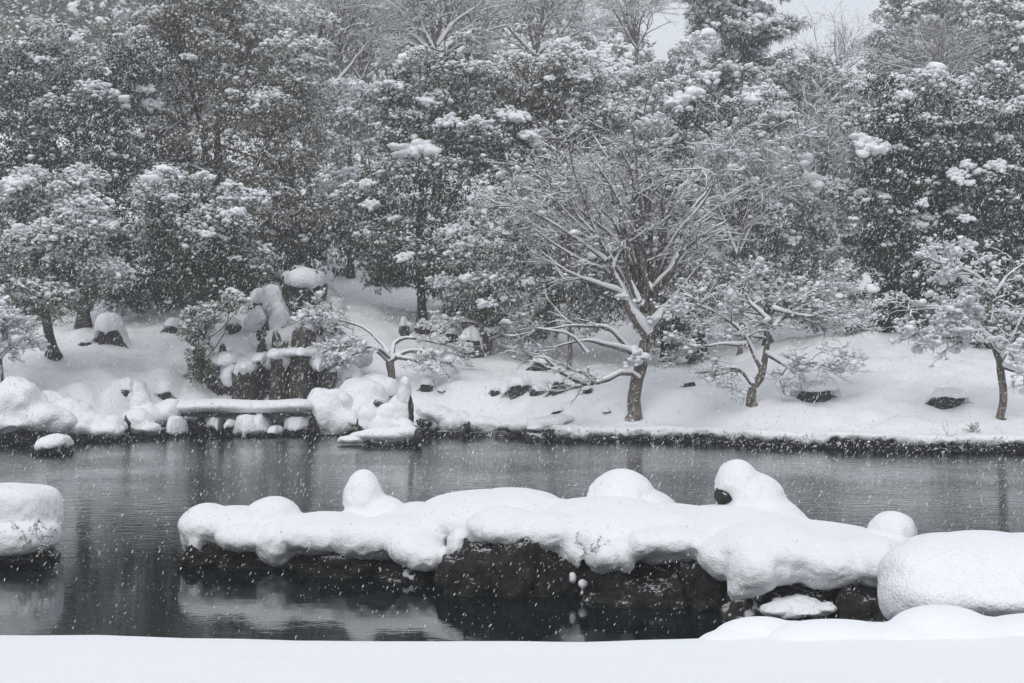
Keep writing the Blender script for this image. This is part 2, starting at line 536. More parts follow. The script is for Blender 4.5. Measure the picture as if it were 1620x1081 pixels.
# ------------------------------------------------------------------ left boulder in the pond
t = thing('boulder', 'square topped snowy boulder in the pond at the left edge', 'boulder', W(20, 885, 15.9))
snow_body('snow_cover', [E(-15,821,15.9,101,54,.55,0,4.5), E(-90,824,16,90,52,.6,0,4), E(30,850,15.6,58,26,.42,0,3)],
          M['snow'], t, .024, 6, ((.05, 1.7, 60, False), (.03, 5, 62, True), (.014, 13, 64, True), (.006, 30, 64, True)))
rock_mesh('rock', W(-6, 886, 15.9), (m_px(86, 15.9), .5, m_px(30, 15.9)), 9, M['rock_wet'], t)
rock_mesh('rock', W(-90, 885, 16.0), (m_px(90, 15.9), .6, m_px(40, 15.9)), 10, M['rock_wet'], t)

# ------------------------------------------------------------------ the long island
isl = thing('rock_island', 'long rock island in mid pond smothered in thick rounded snow', 'island', W(850, 940, 14))
B = [E(330,832,15.9,44,34,.5), E(303,846,15.9,17,30,.25), E(314,858,15.6,13,24,.2), E(375,832,15.9,60,32,.6), E(430,826,15.8,48,42,.5), E(440,858,15.2,32,34,.35),
     E(395,850,15.3,50,20,.35), E(520,842,15.5,90,32,.8), E(600,848,15.1,80,33,.7), E(575,788,16.2,34,48,.35), E(600,812,16.2,48,32,.4),
     E(655,812,15.8,40,18,.6), E(650,838,15.3,90,32,.9), E(660,868,14.5,46,26,.45), E(680,880,14.3,34,22,.3), E(663,888,14.2,16,14,.18),
     E(760,820,15.4,110,42,1.0), E(815,812,15.5,80,38,1.0), E(725,865,14.1,22,34,.3), E(735,880,14.0,10,22,.12),
     E(800,836,14.1,70,32,.5), E(870,842,14.0,55,34,.5), E(905,872,13.7,20,26,.2), E(915,884,13.6,8,20,.12),
     E(960,832,14.6,120,42,1.2), E(955,878,13.3,36,30,.35), E(985,876,13.3,24,30,.3),
     E(985,790,15.5,55,46,.5), E(1025,800,15.5,50,28,.5,.3), E(880,822,15.2,60,30,.8),
     E(1060,845,14.2,120,42,1.2), E(1060,856,13.3,72,26,.4), E(1012,862,13.2,24,26,.3), E(1160,852,14.1,140,48,1.1),
     E(1140,882,12.9,40,32,.4), E(1190,902,12.5,42,40,.4), E(1166,925,12.4,12,28,.14), E(1230,898,12.6,50,30,.4),
     E(1220,870,12.9,100,42,.7), E(1300,888,12.7,66,42,.6), E(1375,885,12.7,55,40,.6), E(1340,868,13.5,110,28,.9), E(1280,850,14,110,24,.8),
     E(1410,838,13.6,34,29,.35), E(1170,768,14.7,38,45,.36), E(1190,792,14.7,55,50,.45,.5), E(1222,814,14.6,66,32,.45,.5), E(1250,835,14.5,70,22,.45,.25)]
snow_body('snow_cover', B, M['snow'], isl, .026, 5, ((.05, 1.5, 60, False), (.03, 4.5, 62, True), (.02, 11., 64, True), (.012, 26., 66, True)))
rk = [(330,885,16.0,40,34,.4),(400,892,15.9,75,42,.5),(500,898,15.7,75,44,.5),(590,900,15.4,70,46,.55),(660,912,15.0,50,48,.5),
      (740,925,14.3,45,72,.4),(810,925,14.2,65,88,.45),(885,935,14.1,55,80,.45),(960,945,13.9,60,65,.5),(1045,945,13.7,75,72,.5),(1120,950,13.5,55,70,.5),
      (1190,985,12.9,55,68,.45),(1265,990,12.8,75,72,.42),(1345,990,12.8,75,66,.45),(1143,788,14.45,13,16,.1)]
for i, (px, py, d, rx, rz, ry) in enumerate(rk):
    rock_mesh('rock', W(px, py, d - (.2 if i < 14 else 0)), (m_px(rx, d) * 1.15, ry + (.12 if i < 14 else 0), m_px(rz, d)), 100 + i, M['rock_wet'] if i != 11 and i != 14 else M['rock'], isl, 4, 13, .15)
for k, bl in enumerate([
    [E(1258,966,12.25,58,9,.22), E(1228,963,12.2,26,9,.18,-.15), E(1272,958,12.3,40,11,.2,.1), E(1262,953,12.4,24,10,.16), E(1302,962,12.2,20,7,.15), E(1240,956,12.3,20,8,.15)],
    [E(646,908,14.35,9,7,.09), E(656,914,14.3,10,8,.08), E(664,923,14.3,8,9,.07)],
    [E(503,910,14.9,6,4,.05)],
    [E(906,914,13.45,5,9,.04), E(922,925,13.4,7,8,.05), E(921,938,13.4,4,5,.03)]]):
    snow_body('snow_clump', bl, M['snow'], isl, .012, 2, ((.03, 7, 80 + k, False), (.012, 22, 84, False)))
# the stone that carries the small clump low on the island
rock_mesh('rock', W(655, 932, 14.4), (.13, .12, .14), 130, M['rock_wet'], isl, 3)
rock_mesh('rock', W(503, 922, 14.95), (.08, .08, .07), 131, M['rock_wet'], isl, 3)

# ------------------------------------------------------------------ snow caps and rocks of the far bank
def cap_mesh(c, rx, ry, h, seed, droop=.5, nth=36, lowh=9., hd=None):
    """snow on a rock: overhanging in front; behind and beside it the drift runs down to the slope (hd = height of the rock)"""
    th = np.linspace(0, 2 * np.pi, nth, endpoint=False)
    prof = [(0.001, 1.), (.3, .99), (.52, .94), (.7, .84), (.84, .66), (.94, .4), (1., .08), (1., -.2), (.95, -.4), (.7, -.45), (.2, -.4)]
    tb = [.001, .2, .4, .6, .78, .95, 1.12, 1.3, 1.5, 1.75, 2.0]
    rows = []
    P0 = np.stack([np.cos(th), np.sin(th), th * 0], 1)
    lob = 1 + .22 * vnoise(P0, 1.5, seed) + .10 * vnoise(P0, 4, seed + 1)
    dr = 1 + droop * vnoise(P0, 2.5, seed + 2) + .35 * vnoise(P0, 6, seed + 3)
    w = np.zeros(nth) if hd is None else sstep(np.sin(th) + .25 * vnoise(P0, 2, seed + 8), -.4, .05)
    for (t, z), t2 in zip(prof, tb):
        zc = (h * z if z > 0 else min(h, lowh) * z * (.35 if hd else 1)) * (dr if z < .2 else 1)
        H_ = hd or 0
        zb = (h + H_) * math.exp(-.6 * (t2 / 1.0) ** 4.2) - H_ - .06
        T_ = t * (1 - w) + t2 * w
        zz = zc * (1 - w) + zb * w
        rows.append(np.stack([c[0] + np.cos(th) * rx * T_ * lob, c[1] + np.sin(th) * ry * T_ * lob, c[2] + zz + th * 0], 1))
    V = np.stack(rows)
    V = V + (vnoise(V.reshape(-1, 3), 2.4, seed + 4).reshape(V.shape[:2])[..., None]) * np.array([.09, .07, .10]) * min(1, h * 3)
    V = V + (vnoise(V.reshape(-1, 3), 8, seed + 6).reshape(V.shape[:2])[..., None]) * np.array([.02, .02, .03])
    nr, nx = V.shape[:2]
    idx = np.arange(nr * nx).reshape(nr, nx)
    nxt = np.roll(idx, -1, 1)
    Q = np.stack([idx[:-1], idx[1:], nxt[1:], nxt[:-1]], -1).reshape(-1, 4)
    return V.reshape(-1, 3), Q

def snow_rock(px, pyb, w, hd, hs, label, seed, d=None, mat='rock', group='snow capped rocks on the far bank', capw=1.2, shift=0, name='rock', ry=None, nest=True):
    """px,pyb: foot of the bare rock; w: width, hd: height of bare rock, hs: snow above it (photo pixels)"""
    p = hit(px, pyb) if d is None else W(px, pyb, d)
    d = p[1]
    t = thing(name, label, 'rock', p, group)
    W2 = m_px(w, d) / 2; H = m_px(hd, d) * (1.25 if nest else 1); S = m_px(hs, d)
    yy = (ry or W2 * .8)
    c = p + np.array([0, yy * .7, H * .45])
    rock_mesh('stone', c, (W2 * 1.1, yy, H * .95), seed, M[mat], t, 4 if mat == 'rock_cliff' else 3, 12, .14 if hd > 45 else .09)
    V, Q = cap_mesh(p + np.array([m_px(shift, d), yy * .85 + .06, H * 1.02 - min(S, H) * .05]), W2 * capw, yy * 1.5 + .1, S * 1.05, seed, lowh=H * .75, hd=H if nest else None)
    a = Acc(); a.add(V, Q=Q)
    a.build('snow_cap', M['snow_far'], t)
    return t

RK = [(171,547,36,22,28,'mossy rock under a tall snow cap on the left slope'),
 (272,527,22,10,10,'small dark rock half buried high on the slope left of the cascade'),
 (135,547,20,4,8,'thin sliver of rock in the snow right of the left tree trunk'),
 (197,628,24,8,18,'dark rock peeping from the snow between left shore and bridge'),
 (257,634,20,12,16,'jagged dark rock just left of the snowy bridge'),
 (675,622,20,13,12,'dark rock beside the standing stone on the flat bank'),
 (700,622,14,4,8,'very small rock just right of the dark rock beyond the islet'),
 (783,627,14,8,9,'small dark rock left of the widest rock on the middle bank'),
 (823,628,32,16,12,'widest dark rock on the middle bank left of the big maple'),
 (850,627,20,8,8,'low dark rock touching the widest one on the middle bank'),
 (885,624,20,17,10,'square dark rock left of the big maple trunk'),
 (930,624,12,7,8,'little dark rock just left of the big maple trunk'),
 (883,656,14,4,8,'half hidden rock in the snow near the shore left of the maple'),
 (960,656,12,4,8,'tiny rock in the snow just left of the big maple foot'),
 (858,587,28,12,10,'dark rock on the upper bank beneath the low maple limb'),
 (693,531,26,16,14,'grey rock on the upper slope above the small maple'),
 (715,543,18,13,8,'dark rock beside the grey one on the upper slope'),
 (745,568,24,26,18,'tall grey rock at the foot of the dense evergreen'),
 (612,453,38,14,10,'dark rock under the central evergreen high on the slope'),
 (1296,638,52,20,22,'large mossy rock in the snow between the two right maples'),
 (1504,648,50,16,12,'flat dark rock in the snow near the right hand maple'),
 (1092,612,14,6,7,'tiny dark rock on the bank right of the big maple'),
 (640,534,14,18,12,'narrow grey stone behind the small spreading maple')]
for i, (px, pyb, w, hd, hs, lab) in enumerate(RK):
    snow_rock(px, pyb, w, hd, hs, lab, 200 + i, capw=1.25)

# rocks standing in the water or on the shore
SH = [(78,719,56,15,13,'lone triangular rock in the pond off the left shore'),
 (274,692,26,10,24,'round snow capped rock in the water at the left end of bridge'),
 (337,684,26,8,24,'snow capped stone in the shade under the bridge beside its pier'),
 (391,691,44,6,30,'widest two humped snow stone in the water before the bridge'),
 (411,686,24,6,28,'narrow snow stone tucked behind the two humped one'),
 (467,684,34,10,26,'snow capped stone near the right end of the bridge'),
 (432,688,22,5,8,'flat low stone between the snow stones under the bridge'),
 (362,684,16,12,8,'small dark stone between pier and two humped stone')]
for i, (px, pyb, w, hd, hs, lab) in enumerate(SH):
    d = F * CH / (pyb - HY)
    if d > 40: d = 39.5 + .25 * (i % 3)
    snow_rock(px, pyb + 4, w, hd + 4, hs, lab, 260 + i, d=d, mat='rock_wet', group='snow capped stones in the water', capw=1.12 if i else .82, ry=.45, nest=False)

def shore_pile(label, blobs, rocks, voxel=.05, name='boulder', cat='boulder', mat='rock_wet', group='snow buried boulders on the far shore'):
    t = thing(name, label, cat, blobs[0][0] * np.array([1, 1, 0]) + np.array([0, 0, .0]), group)
    snow_body('snow_cover', blobs, M['snow_far'], t, voxel, 12, ((.16, 1.3, 90, False), (.07, 3.6, 92, False), (.02, 10, 94, True)))
    for i, (px, py, d, rx, rz, ry) in enumerate(rocks):
        rock_mesh('stone', W(px, py, d), (m_px(rx, d), ry, m_px(rz, d)), int(px) + i, M[mat], t, 3, 14, .08)
    return t
shore_pile('largest snow heap on the shore at the far left edge', [E(20,640,37,52,42,.8), E(-20,655,36.8,60,30,.7), E(60,662,36.9,45,24,.7), E(90,668,37,30,18,.5), E(0,672,36.5,60,14,.5)],
    [(20,692,36.9,70,14,.5),(70,690,37,40,12,.4)])
shore_pile('lumpy snow heap on the left shore above the lone triangular rock', [E(110,655,38,44,26,.7), E(75,640,38.5,40,24,.7), E(140,668,37.8,36,20,.6), E(120,676,37.4,34,12,.5), E(165,680,37.6,34,14,.5), E(185,672,38,22,16,.5)],
    [(120,693,37.6,50,11,.4),(170,692,37.9,34,10,.4)])
shore_pile('snowy rock with dark cleft on the shore left of the bridge', [E(215,668,39,24,18,.5), E(222,642,39.6,18,22,.4), E(240,655,39.6,24,18,.5), E(225,678,38.8,26,10,.4), E(262,652,39.8,26,18,.5)],
    [(205,672,38.8,8,18,.3),(230,688,39,26,8,.3),(255,684,39.3,22,10,.3)])
shore_pile('tall slanted snow slab beside the dark cleft at the left shore', [E(200,620,41.5,30,12,.5,-.3), E(215,625,41.0,20,20,.4), E(185,640,41,24,14,.5)], [(197,632,41,8,8,.2)])
shore_pile('tumbled snow boulders at the right end of the bridge', [E(515,655,40.4,24,30,.5), E(505,635,41,20,18,.4), E(540,668,40.4,30,18,.5), E(530,640,41,26,20,.5), E(560,672,40.4,20,14,.4), E(555,645,41.4,28,22,.5)],
    [(497,672,40.2,8,20,.3),(530,688,40.3,34,6,.3)])
shore_pile('snow heap rising behind the standing stone islet', [E(575,625,42,38,26,.7), E(545,600,43,30,24,.6), E(600,612,42.6,34,20,.6), E(575,650,41.4,44,22,.6), E(610,655,41,30,18,.5)], [(590,656,40.7,14,9,.3),(524,598,42.2,12,15,.35),(553,607,42.1,8,10,.3),(606,640,40.75,15,9,.3)], mat='rock')
shore_pile('broken snowy rock on the shore right of the islet', [E(690,655,40.6,34,14,.5,.35), E(675,648,40.8,20,12,.4), E(720,668,40.5,26,12,.5), E(770,672,40.4,34,12,.5), E(830,674,39.6,26,10,.5)],
    [(672,672,40.4,14,10,.3),(715,685,40.2,30,8,.3),(738,678,40,7,14,.3),(780,688,40,36,5,.3)])
shore_pile('brown weedy rock jutting from the shore left of the big maple', [E(862,668,38.2,34,10,.5), E(885,662,38.4,26,9,.5), E(845,678,37.9,16,7,.3)],
    [(868,688,38,34,17,.5),(885,684,38.0,16,18,.3),(845,694,37.7,16,10,.3)], mat='rock')

shore_pile('snow buried boulders cascading down beside the large square dark rock', [E(430,476,46.4,16,26,.5), E(442,508,46.0,18,28,.5), E(460,534,45.4,22,16,.5), E(418,542,45.2,22,16,.5), E(405,512,46.2,18,14,.4), E(436,540,45.2,20,18,.5)], [(412,532,44.9,9,9,.2),(452,520,45.4,8,6,.2)], cat='boulder', mat='rock')
def EH(px, py, rx, rz, ry, tilt=0.0):
    d = hit(px, py + rz * .5)[1]
    return E(px, py + rz * .35, d + .15, rx, rz, ry, tilt)
shore_pile('broad snow drift filling the top of the cascade', [EH(465,455,34,10,.7), EH(498,450,30,10,.7), EH(435,466,22,10,.6), EH(518,505,20,16,.6,.3), EH(522,480,22,14,.7), EH(510,465,22,12,.7)], [], cat='boulder', mat='rock')
shore_pile('long snow ledge draped over the brown cliff stones', [E(448,562,44.0,26,13,.7), E(488,558,44.0,30,15,.8), E(525,562,44.0,30,16,.7), E(408,566,44.2,20,13,.6), E(560,566,43.6,28,16,.6), E(355,572,43.8,26,12,.6), E(385,576,43.6,20,10,.7), E(362,590,42.9,14,20,.5), E(450,572,43.2,10,12,.3), E(500,570,43.0,14,14,.4), E(425,574,43.4,8,12,.3)], [(396,590,43.1,5,6,.2)], cat='boulder', mat='rock')

# standing stone islet
t = thing('stone_islet', 'small islet of standing stones coated in snow off the far shore', 'islet', W(605, 705, 36.2))
d = 36.0
snow_body('snow_cover', [E(605,688,d,52,11,.45), E(560,695,d,26,7,.35), E(640,685,d,24,12,.4), E(545,698,d,12,4,.2)], M['snow_far'], t, .035, 3, ((.04, 2.4, 95, False), (.015, 9, 94, True)))
rock_mesh('rock', W(610, 702, d), (m_px(46, d), .4, m_px(10, d)), 301, M['rock_wet'], t, 3)
rock_mesh('rock', W(662, 693, d - .2), (m_px(6, d), .15, m_px(17, d)), 302, M['rock_wet'], t, 3)
for k, (bl, st) in enumerate([
    ([E(580,660,d+.4,18,17,.3), E(578,670,d+.4,18,12,.3)], (574, 668, d+.3, 13, 16)),
    ([E(639,628,d+.5,12,28,.2,.1), E(636,656,d+.5,18,28,.25), E(641,610,d+.5,9,14,.18)], (651, 655, d+.4, 5, 30)),
    ([E(612,660,d+.5,20,24,.3,.5), E(604,672,d+.4,28,16,.3), E(626,645,d+.6,13,22,.25,.35), E(640,675,d+.3,16,14,.3)], (633, 668, d+.4, 5, 14))]):
    o = rock_mesh('standing_stone', W(*st[:3]), (m_px(st[3], d), .15, m_px(st[4], d)), 310 + k, M['rock_wet'], t, 3)
    me = blob_mesh('snow_coat', bl, .03, 3, ((.03, 3, 97, False), (.012, 11, 94, True)), t.location)
    so = link('snow_coat', me, M['snow_far'], None)
    so.parent = o

# ------------------------------------------------------------------ stone bridge
t = thing('stone_bridge', 'low stone slab bridge carrying a thick roll of snow', 'bridge', W(385, 690, 40.3))
d = 40.3
a = Acc()
v, f = ICO[3]
def box_mesh(c, r, seed, p=6):
    s = np.sign(v) * np.abs(v) ** (2 / p)
    s = s / np.maximum(np.abs(s).max(1, keepdims=True), 1e-6) * .5 + s * .5
    q = s * r + c
    return q + nrm(s) * vnoise(q, 3, seed)[:, None] * .03
for x0, x1 in ((280, 387), (389, 492)):
    a = Acc(); a.add(box_mesh(W((x0 + x1) / 2, 655, d), (m_px((x1 - x0) / 2, d), .5, m_px(3.5, d)), x0), T=f)
    a.build('slab', M['rock'], t)
for px, w, yy in ((318, 8, 675), (496, 9, 670), (278, 9, 672)):
    rock_mesh('pier', W(px, yy, d), (m_px(w, d), .4, m_px(26, d)), px, M['rock_wet'], t, 3)
snow_body('snow_cover', [E(px, 643 + 1.2 * math.sin(px * .05), d - .06, 26, 11, .70) for px in range(292, 482, 12)] + [E(285,642,d,14,12,.5)],
          M['snow_far'], t, .04, 2, ((.02, 2, 98, False), (.012, 7, 99, True)))

# ------------------------------------------------------------------ dry cascade of rocks
CAS = [(350,630,38,58,14,'leftmost brown mossy cliff stone at the cascade foot',42.9,'rock_cliff'),
 (384,634,36,50,12,'squat brown cliff stone second from the left at the cascade foot',42.7,'rock_cliff'),
 (412,634,24,64,10,'narrow black cliff stone set back in the cascade foot',43.3,'rock_wet'),
 (438,636,32,74,10,'tall streaked cliff stone beside the narrow black one',43.0,'rock_cliff'),
 (474,636,48,76,10,'widest streaked cliff stone at the right of the cascade foot',42.9,'rock_cliff'),
 (508,632,26,52,16,'dark cliff stone at the right end of the cascade foot',42.8,'rock_wet'),
 (474,494,60,48,22,'large square dark rock near the cascade top',47.5,'rock'),
 (408,528,32,24,18,'dark rock with flat cap at the left of the cascade',46,'rock'),
 (404,490,28,16,16,'rounded rock above the flat capped one in the cascade',47.5,'rock'),
 (445,446,40,14,20,'first rock of the cascade crown left of the square rock',None,'rock'),
 (500,452,34,14,18,'rock of the cascade crown right of the square rock',None,'rock'),
 (522,438,44,16,10,'dark overhanging rock at the very top right of the cascade',None,'rock'),
 (365,528,20,14,10,'dark rock between the round shrub and the cascade',46,'rock'),
 (515,523,36,18,16,'rock under frosted twigs right of the cascade',46.5,'rock'),
 (548,570,40,8,26,'snowy rock beside the small maple, right of cascade',44.4,'rock')]
for i, (px, pyb, w, hd, hs, lab, d, mt) in enumerate(CAS):
    snow_rock(px, pyb, w, hd, hs, lab, 330 + i, d=d, mat=mt, group='rocks of the dry cascade', capw=1.12, ry=.8, nest=i > 11)


# ================================================================== VEGETATION
def tubes(acc, P, R, ns=4, squash=1.0):
    """P (B,n,3) centre lines, R (B,n) radii"""
    B_, n, _ = P.shape
    T = np.gradient(P, axis=1); T = nrm(T)
    ref = np.where(np.abs(T[..., 2:3]) > .92, np.array([1., 0, 0]), np.array([0, 0, 1.]))
    U = nrm(np.cross(ref, T)); Vv = nrm(np.cross(T, U))
    an = np.arange(ns) / ns * 2 * np.pi
    V = P[:, :, None, :] + R[:, :, None, None] * (np.cos(an)[None, None, :, None] * U[:, :, None, :] + squash * np.sin(an)[None, None, :, None] * Vv[:, :, None, :])
    idx = np.arange(B_ * n * ns).reshape(B_, n, ns)
    nx = np.roll(idx, -1, 2)
    Q = np.stack([idx[:, :-1], nx[:, :-1], nx[:, 1:], idx[:, 1:]], -1).reshape(-1, 4)
    acc.add(V.reshape(-1, 3), Q=Q)

def resample(pts, n):
    pts = np.asarray(pts, float)
    s = np.concatenate([[0], np.cumsum(np.linalg.norm(np.diff(pts[:, :3], axis=0), axis=1))])
    u = np.linspace(0, s[-1], n)
    # smooth through the points (Catmull-Rom on arclength)
    out = []
    for x in u:
        i = min(max(np.searchsorted(s, x) - 1, 0), len(s) - 2)
        t = (x - s[i]) / max(s[i+1] - s[i], 1e-6)
        p0, p1, p2, p3 = pts[max(i-1, 0)], pts[i], pts[i+1], pts[min(i+2, len(pts)-1)]
        out.append(.5 * (2*p1 + (p2-p0)*t + (2*p0-5*p1+4*p2-p3)*t*t + (3*p1-p0-3*p2+p3)*t**3))
    return np.array(out)

def snow_on(acc, P, R, r, amt=1.0, ns=4, minr=.0, gaps=.25):
    """a ridge of snow lying along the upper side of each branch"""
    T = nrm(np.gradient(P, axis=1))
    hz = np.sqrt(np.clip(1 - T[..., 2] ** 2, 0, 1))
    shp = P.shape[:2]
    nz = r.uniform(.55, 1.25, shp)
    keep = np.where(r.uniform(size=(shp[0], 1)) < gaps, .25, 1.)
    h = (.009 + R * .85) * amt * nz * keep * sstep(hz, .3, .85) + minr
    h[:, -1] *= .4
    Q = P.copy(); Q[..., 2] += R * .55 + h * .45
    tubes(acc, Q, h, ns, .9)

def spawn(r, P, R, count, length, spread, trop, n=5, t0=.25, rscale=.55, jit=.18, flat=1.0, wts=None):
    """children branching off a batch of polylines"""
    L = np.linalg.norm(np.diff(P, axis=1), axis=2).sum(1)
    w = L if wts is None else wts
    k = r.choice(len(P), count, p=w / w.sum())
    t = r.uniform(t0, 1., count) * (P.shape[1] - 1.001)
    i = t.astype(int); f = (t - i)[:, None]
    p = P[k, i] * (1 - f) + P[k, i + 1] * f
    rr = R[k, i] * (1 - f[:, 0]) + R[k, i + 1] * f[:, 0]
    T = nrm(P[k, i + 1] - P[k, i])
    D = nrm(T + spread * nrm(r.normal(size=(count, 3))) + np.asarray(trop))
    D[:, 2] *= flat; D = nrm(D)
    ln = length * r.uniform(.5, 1.2, count)
    st = ln / (n - 1)
    out = [p]
    for j in range(n - 1):
        D = D + jit * r.normal(size=(count, 3)) + np.asarray(trop) * .15
        D[:, 2] *= (flat * .5 + .5)
        D = nrm(D)
        out.append(out[-1] + D * st[:, None])
    Pc = np.stack(out, 1)
    r0 = np.maximum(rr * rscale, .003)
    Rc = r0[:, None] * np.linspace(1, .35, n)[None]
    return Pc, Rc

# ---- leaf sprays ------------------------------------------------------------
def leaf_template(r, n=6, ln=1.0, wd=.36):
    V = []; Q = []
    for k in range(n):
        a = k / n * 2 * np.pi + r.uniform(-.4, .4)
        el = r.uniform(-.9, .35)
        d = np.array([math.cos(a) * math.cos(el), math.sin(a) * math.cos(el), math.sin(el)])
        s = np.array([-math.sin(a), math.cos(a), r.uniform(-.4, .4)])
        l = ln * r.uniform(.7, 1.15); b = r.uniform(-.1, .1, 3) + d * .12
        V += [b, b + d * l * .5 + s * wd * l * .5, b + d * l + np.array([0, 0, -.22 * l]), b + d * l * .5 - s * wd * l * .5]
        Q.append([4*k, 4*k+1, 4*k+2, 4*k+3])
    return np.array(V), np.array(Q)
_r = np.random.default_rng(5)
LT = [leaf_template(_r) for _ in range(10)]
NT = [leaf_template(_r, 9, 1.1, .13) for _ in range(8)]
def tuft_template(r):
    a = np.arange(5) / 5 * 2 * np.pi + r.uniform(-.3, .3, 5)
    rad = r.uniform(.75, 1.2, 5)
    ring = np.stack([np.cos(a) * rad, np.sin(a) * rad, r.uniform(-.25, .1, 5)], 1)
    V = np.concatenate([ring, [[r.uniform(-.2,.2), r.uniform(-.2,.2), .62]], [[0, 0, -.3]]])
    T = [[i, (i+1) % 5, 5] for i in range(5)] + [[(i+1) % 5, i, 6] for i in range(5)]
    return V, np.array(T)
TT = [tuft_template(_r) for _ in range(8)]

def put(acc, temps, P, S, r, tilt=.5, squash=None):
    kk = r.integers(0, len(temps), len(P))
    for k, (tv, tf) in enumerate(temps):
        m_ = kk == k
        p = P[m_]; n = len(p)
        if not n: continue
        a = r.uniform(0, 2 * np.pi, n); b = r.normal(0, tilt, n); c = r.normal(0, tilt, n)
        ca, sa, cb, sb, cc, sc = np.cos(a), np.sin(a), np.cos(b), np.sin(b), np.cos(c), np.sin(c)
        Rz = np.zeros((n, 3, 3)); Rz[:,0,0]=ca; Rz[:,0,1]=-sa; Rz[:,1,0]=sa; Rz[:,1,1]=ca; Rz[:,2,2]=1
        Rx = np.zeros((n, 3, 3)); Rx[:,0,0]=1; Rx[:,1,1]=cb; Rx[:,1,2]=-sb; Rx[:,2,1]=sb; Rx[:,2,2]=cb
        Ry = np.zeros((n, 3, 3)); Ry[:,1,1]=1; Ry[:,0,0]=cc; Ry[:,0,2]=sc; Ry[:,2,0]=-sc; Ry[:,2,2]=cc
        Rm = Ry @ Rx @ Rz
        V = np.einsum('nij,vj->nvi', Rm, tv) * S[m_][:, None, None] + p[:, None, :]
        F_ = tf[None] + (np.arange(n) * len(tv))[:, None, None]
        F_ = F_.reshape(-1, tf.shape[1])
        if tf.shape[1] == 4: acc.add(V.reshape(-1, 3), Q=F_)
        else: acc.add(V.reshape(-1, 3), T=F_)

def randdir(r, n): return nrm(r.normal(size=(n, 3)))

def crown_points(r, ells, dens, lobe=(.32, .62), lobes_per_m2=.95):
    """leaf spray positions: lumpy boughs on the shell of fused ellipsoids"""
    C = np.array([e[0] for e in ells]); Rr = np.array([e[1] for e in ells])
    pts = []; nz = []; lob = []
    for e in range(len(C)):
        area = 4 * np.pi * ((Rr[e][0] * Rr[e][2]) + (Rr[e][0] * Rr[e][1]) + (Rr[e][1] * Rr[e][2])) / 3
        nl = max(6, int(area * lobes_per_m2))
        D = randdir(r, nl)
        D = D[(D[:, 1] < .35) | (r.uniform(size=nl) < .25)]
        lc = C[e] + D * Rr[e] * r.uniform(.68, 1.0, (len(D), 1))
        q = ((lc[:, None] - C[None]) / Rr[None]); q = (q ** 2).sum(-1); q[:, e] = 9
        D = D[q.min(1) > .55]; lc = lc[q.min(1) > .55]
        lr = lobe[0] + (lobe[1] - lobe[0]) * r.uniform(size=len(lc)) ** 1.5
        for c, l, dd in zip(lc, lr, D):
            n = int(dens * 4 * np.pi * l * l * .62)
            u = randdir(r, n)
            u = u[(u[:, 2] > -.55) | (r.uniform(size=n) < .3)]
            u = u[(u[:, 1] < .45) | (r.uniform(size=len(u)) < .3)]
            rad = l * r.uniform(.62, 1.08, (len(u), 1))
            p = c + u * rad * np.array([1.1, 1.1, .72])
            pts.append(p); nz.append(u[:, 2] * (rad[:, 0] / l))
        lob.append(np.concatenate([lc, lr[:, None]], 1))
        # thin fill inside, so that the hill does not shine through
        n = int(area * dens * .17)
        u = randdir(r, n)
        pts.append(C[e] + u * Rr[e] * r.uniform(.35, .8, (n, 1))); nz.append(np.full(n, -1.))
    P = np.concatenate(pts); Z = np.concatenate(nz)
    return P, Z, np.concatenate(lob)

